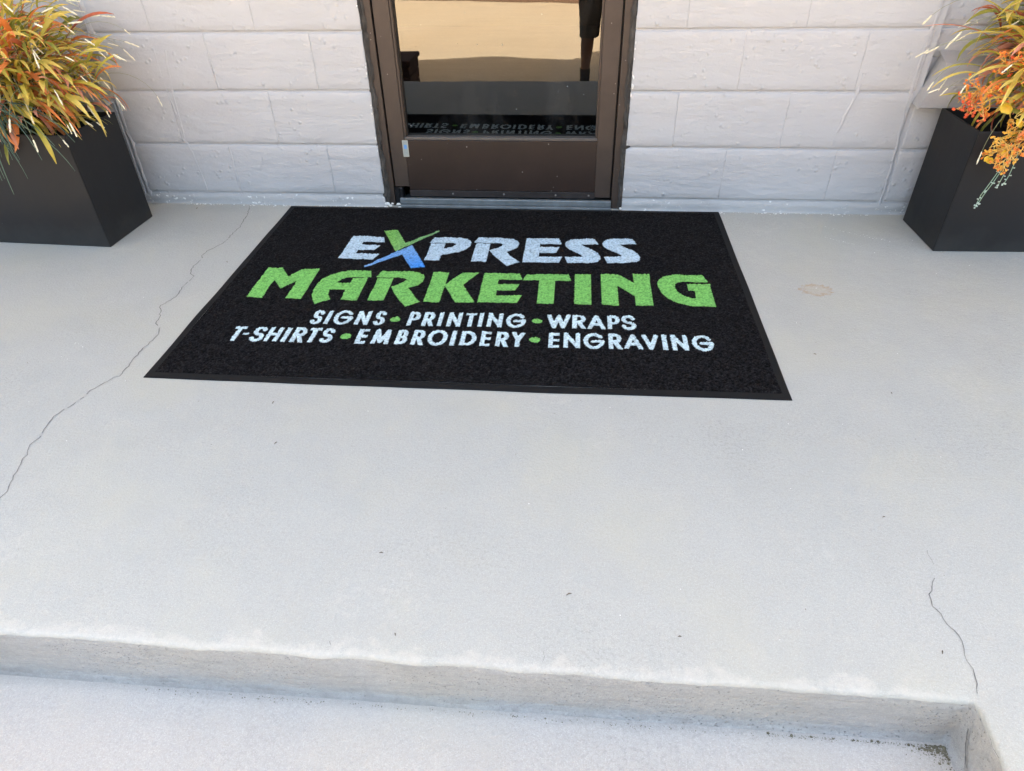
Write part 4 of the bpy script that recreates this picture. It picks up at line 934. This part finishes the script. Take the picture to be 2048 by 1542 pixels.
for s, x0 in ((-1, .236), (1, .455)):
    legtube('shorts_leg', [(x0+s*.004, -2.952, .095, .068, .078), (x0+s*.003, -2.953, .10, .072, .083), (x0, -2.958, .2, .079, .088), (x0, -2.966, .32, .088, .098), (x0+.012*-s, -2.978, .44, .097, .11), (x0+.02*-s, -2.985, .56, .105, .12)], short_m)
    xa = .214 if s < 0 else .471
    legtube('sock', [(xa, -2.988, -.135, .040, .044), (xa, -2.988, -.15, .041, .045), (xa, -2.99, -.2, .037, .042), (xa, -2.98, -.26, .040, .05)], sock_m)
    v, f = blob((xa+s*.006, -2.92, -.272), 1, 16, 10, (.048, .135, .048)); v = [Vector((p.x, p.y, max(p.z, -.319))) for p in v]; link('shoe', pydata('shoe', [p-PO for p in v], f, True), shoe_m, per)
legtube('shorts_waist', [(.34, -2.99, .54, .185, .125), (.34, -2.99, .62, .178, .12), (.34, -2.99, .70, .168, .115)], short_m, 28)
legtube('shirt', [(.34, -2.995, .58, .19, .13), (.34, -2.998, .7, .178, .125), (.34, -3.0, .85, .182, .125), (.34, -3.0, 1.0, .195, .125), (.34, -3.0, 1.08, .18, .11), (.34, -2.995, 1.15, .11, .085), (.34, -2.985, 1.19, .065, .062)], shirt_m, 28)
for s, x0, x1 in ((-1, .17, .14), (1, .51, .527)):
    V, F = tube([Vector((x0+.01*-s, -2.995, 1.10))-PO, Vector((x0, -2.985, 1.05))-PO, Vector((x1, -2.945, .93))-PO], [.068, .066, .056], 16, False); link('sleeve', pydata('sleeve', V, F, True), shirt_m, per)
v, f = blob((.355, -2.962, 1.405), 1, 20, 12, (.088, .098, .088)); v = [p for p in v]; v = [Vector((p.x, min(p.y, -2.895), p.z))+Vector((0, 0, .004*mnoise.noise(p*40))) for p in v]; link('hair', pydata('hair', [p-PO for p in v], f, True), hair_m, per)
for sx in (-.03, .03):
    v, f = blob((.355+sx, -2.862, 1.36), .011, 8, 6); link('eye', pydata('eye', [p-PO for p in v], f, True), simple('eye_white', (.6, .6, .6), .3), per)
    v, f = blob((.355+sx*2.75, -2.945, 1.355), 1, 8, 6, (.010, .018, .03)); link('ear', pydata('ear', [p-PO for p in v], f, True), skin_m, per)
v, f = blob((.355, -2.842, 1.335), 1, 8, 6, (.012, .018, .024)); link('nose', pydata('nose', [p-PO for p in v], f, True), skin_m, per)
v, f = blob((.355, -2.853, 1.295), 1, 8, 6, (.024, .008, .006)); link('mouth', pydata('mouth', [p-PO for p in v], f, True), simple('lips', (.3, .1, .08), .5), per)
# phone held behind the lens, and fingers round its ends
fx = -_f
def loc_cam(x, y, z): return Vector((.18096, -2.64205, 1.11115))+_r*x+_u*y+fx*z
for s, cx in ((-1, -.045), (1, .115)):
    for i in range(4):
        y0 = -.034+.019*i
        pts = [loc_cam(cx+s*.030, y0*.8, .050), loc_cam(cx+s*.016, y0, .034), loc_cam(cx+s*.006, y0, .016), loc_cam(cx-s*(.012+.003*(i % 2)), y0, .0105)]
        skin('finger', [(*p, r) for p, r in zip(pts, (.0095, .009, .0082, .0072))], E2(4), skin_m, per)
    pts = [loc_cam(cx+s*.028, -.045, .055), loc_cam(cx+s*.008, -.040, .042), loc_cam(cx-s*.014, -.026, .034)]
    skin('thumb', [(*p, r) for p, r in zip(pts, (.0125, .0105, .009))], E2(3), skin_m, per)
    wr = (.098, -2.70, 1.05) if s < 0 else (.285, -2.71, 1.055)
    skin('palm', [(*wr, .026, .02), (*loc_cam(cx+s*.032, -.02, .060), .032, .015), (*loc_cam(cx+s*.030, .012, .050), .028, .012)], E2(3), skin_m, per)
ph = link('phone', box_mesh('phone', (-.04, -.037, .016), (.115, .037, .024), .0035, 3), simple('phone_black', (.012, .012, .014), .25)); ph.matrix_world = M.copy()
tag(ph, 'black phone held up in both hands by the person before the step', 'phone')
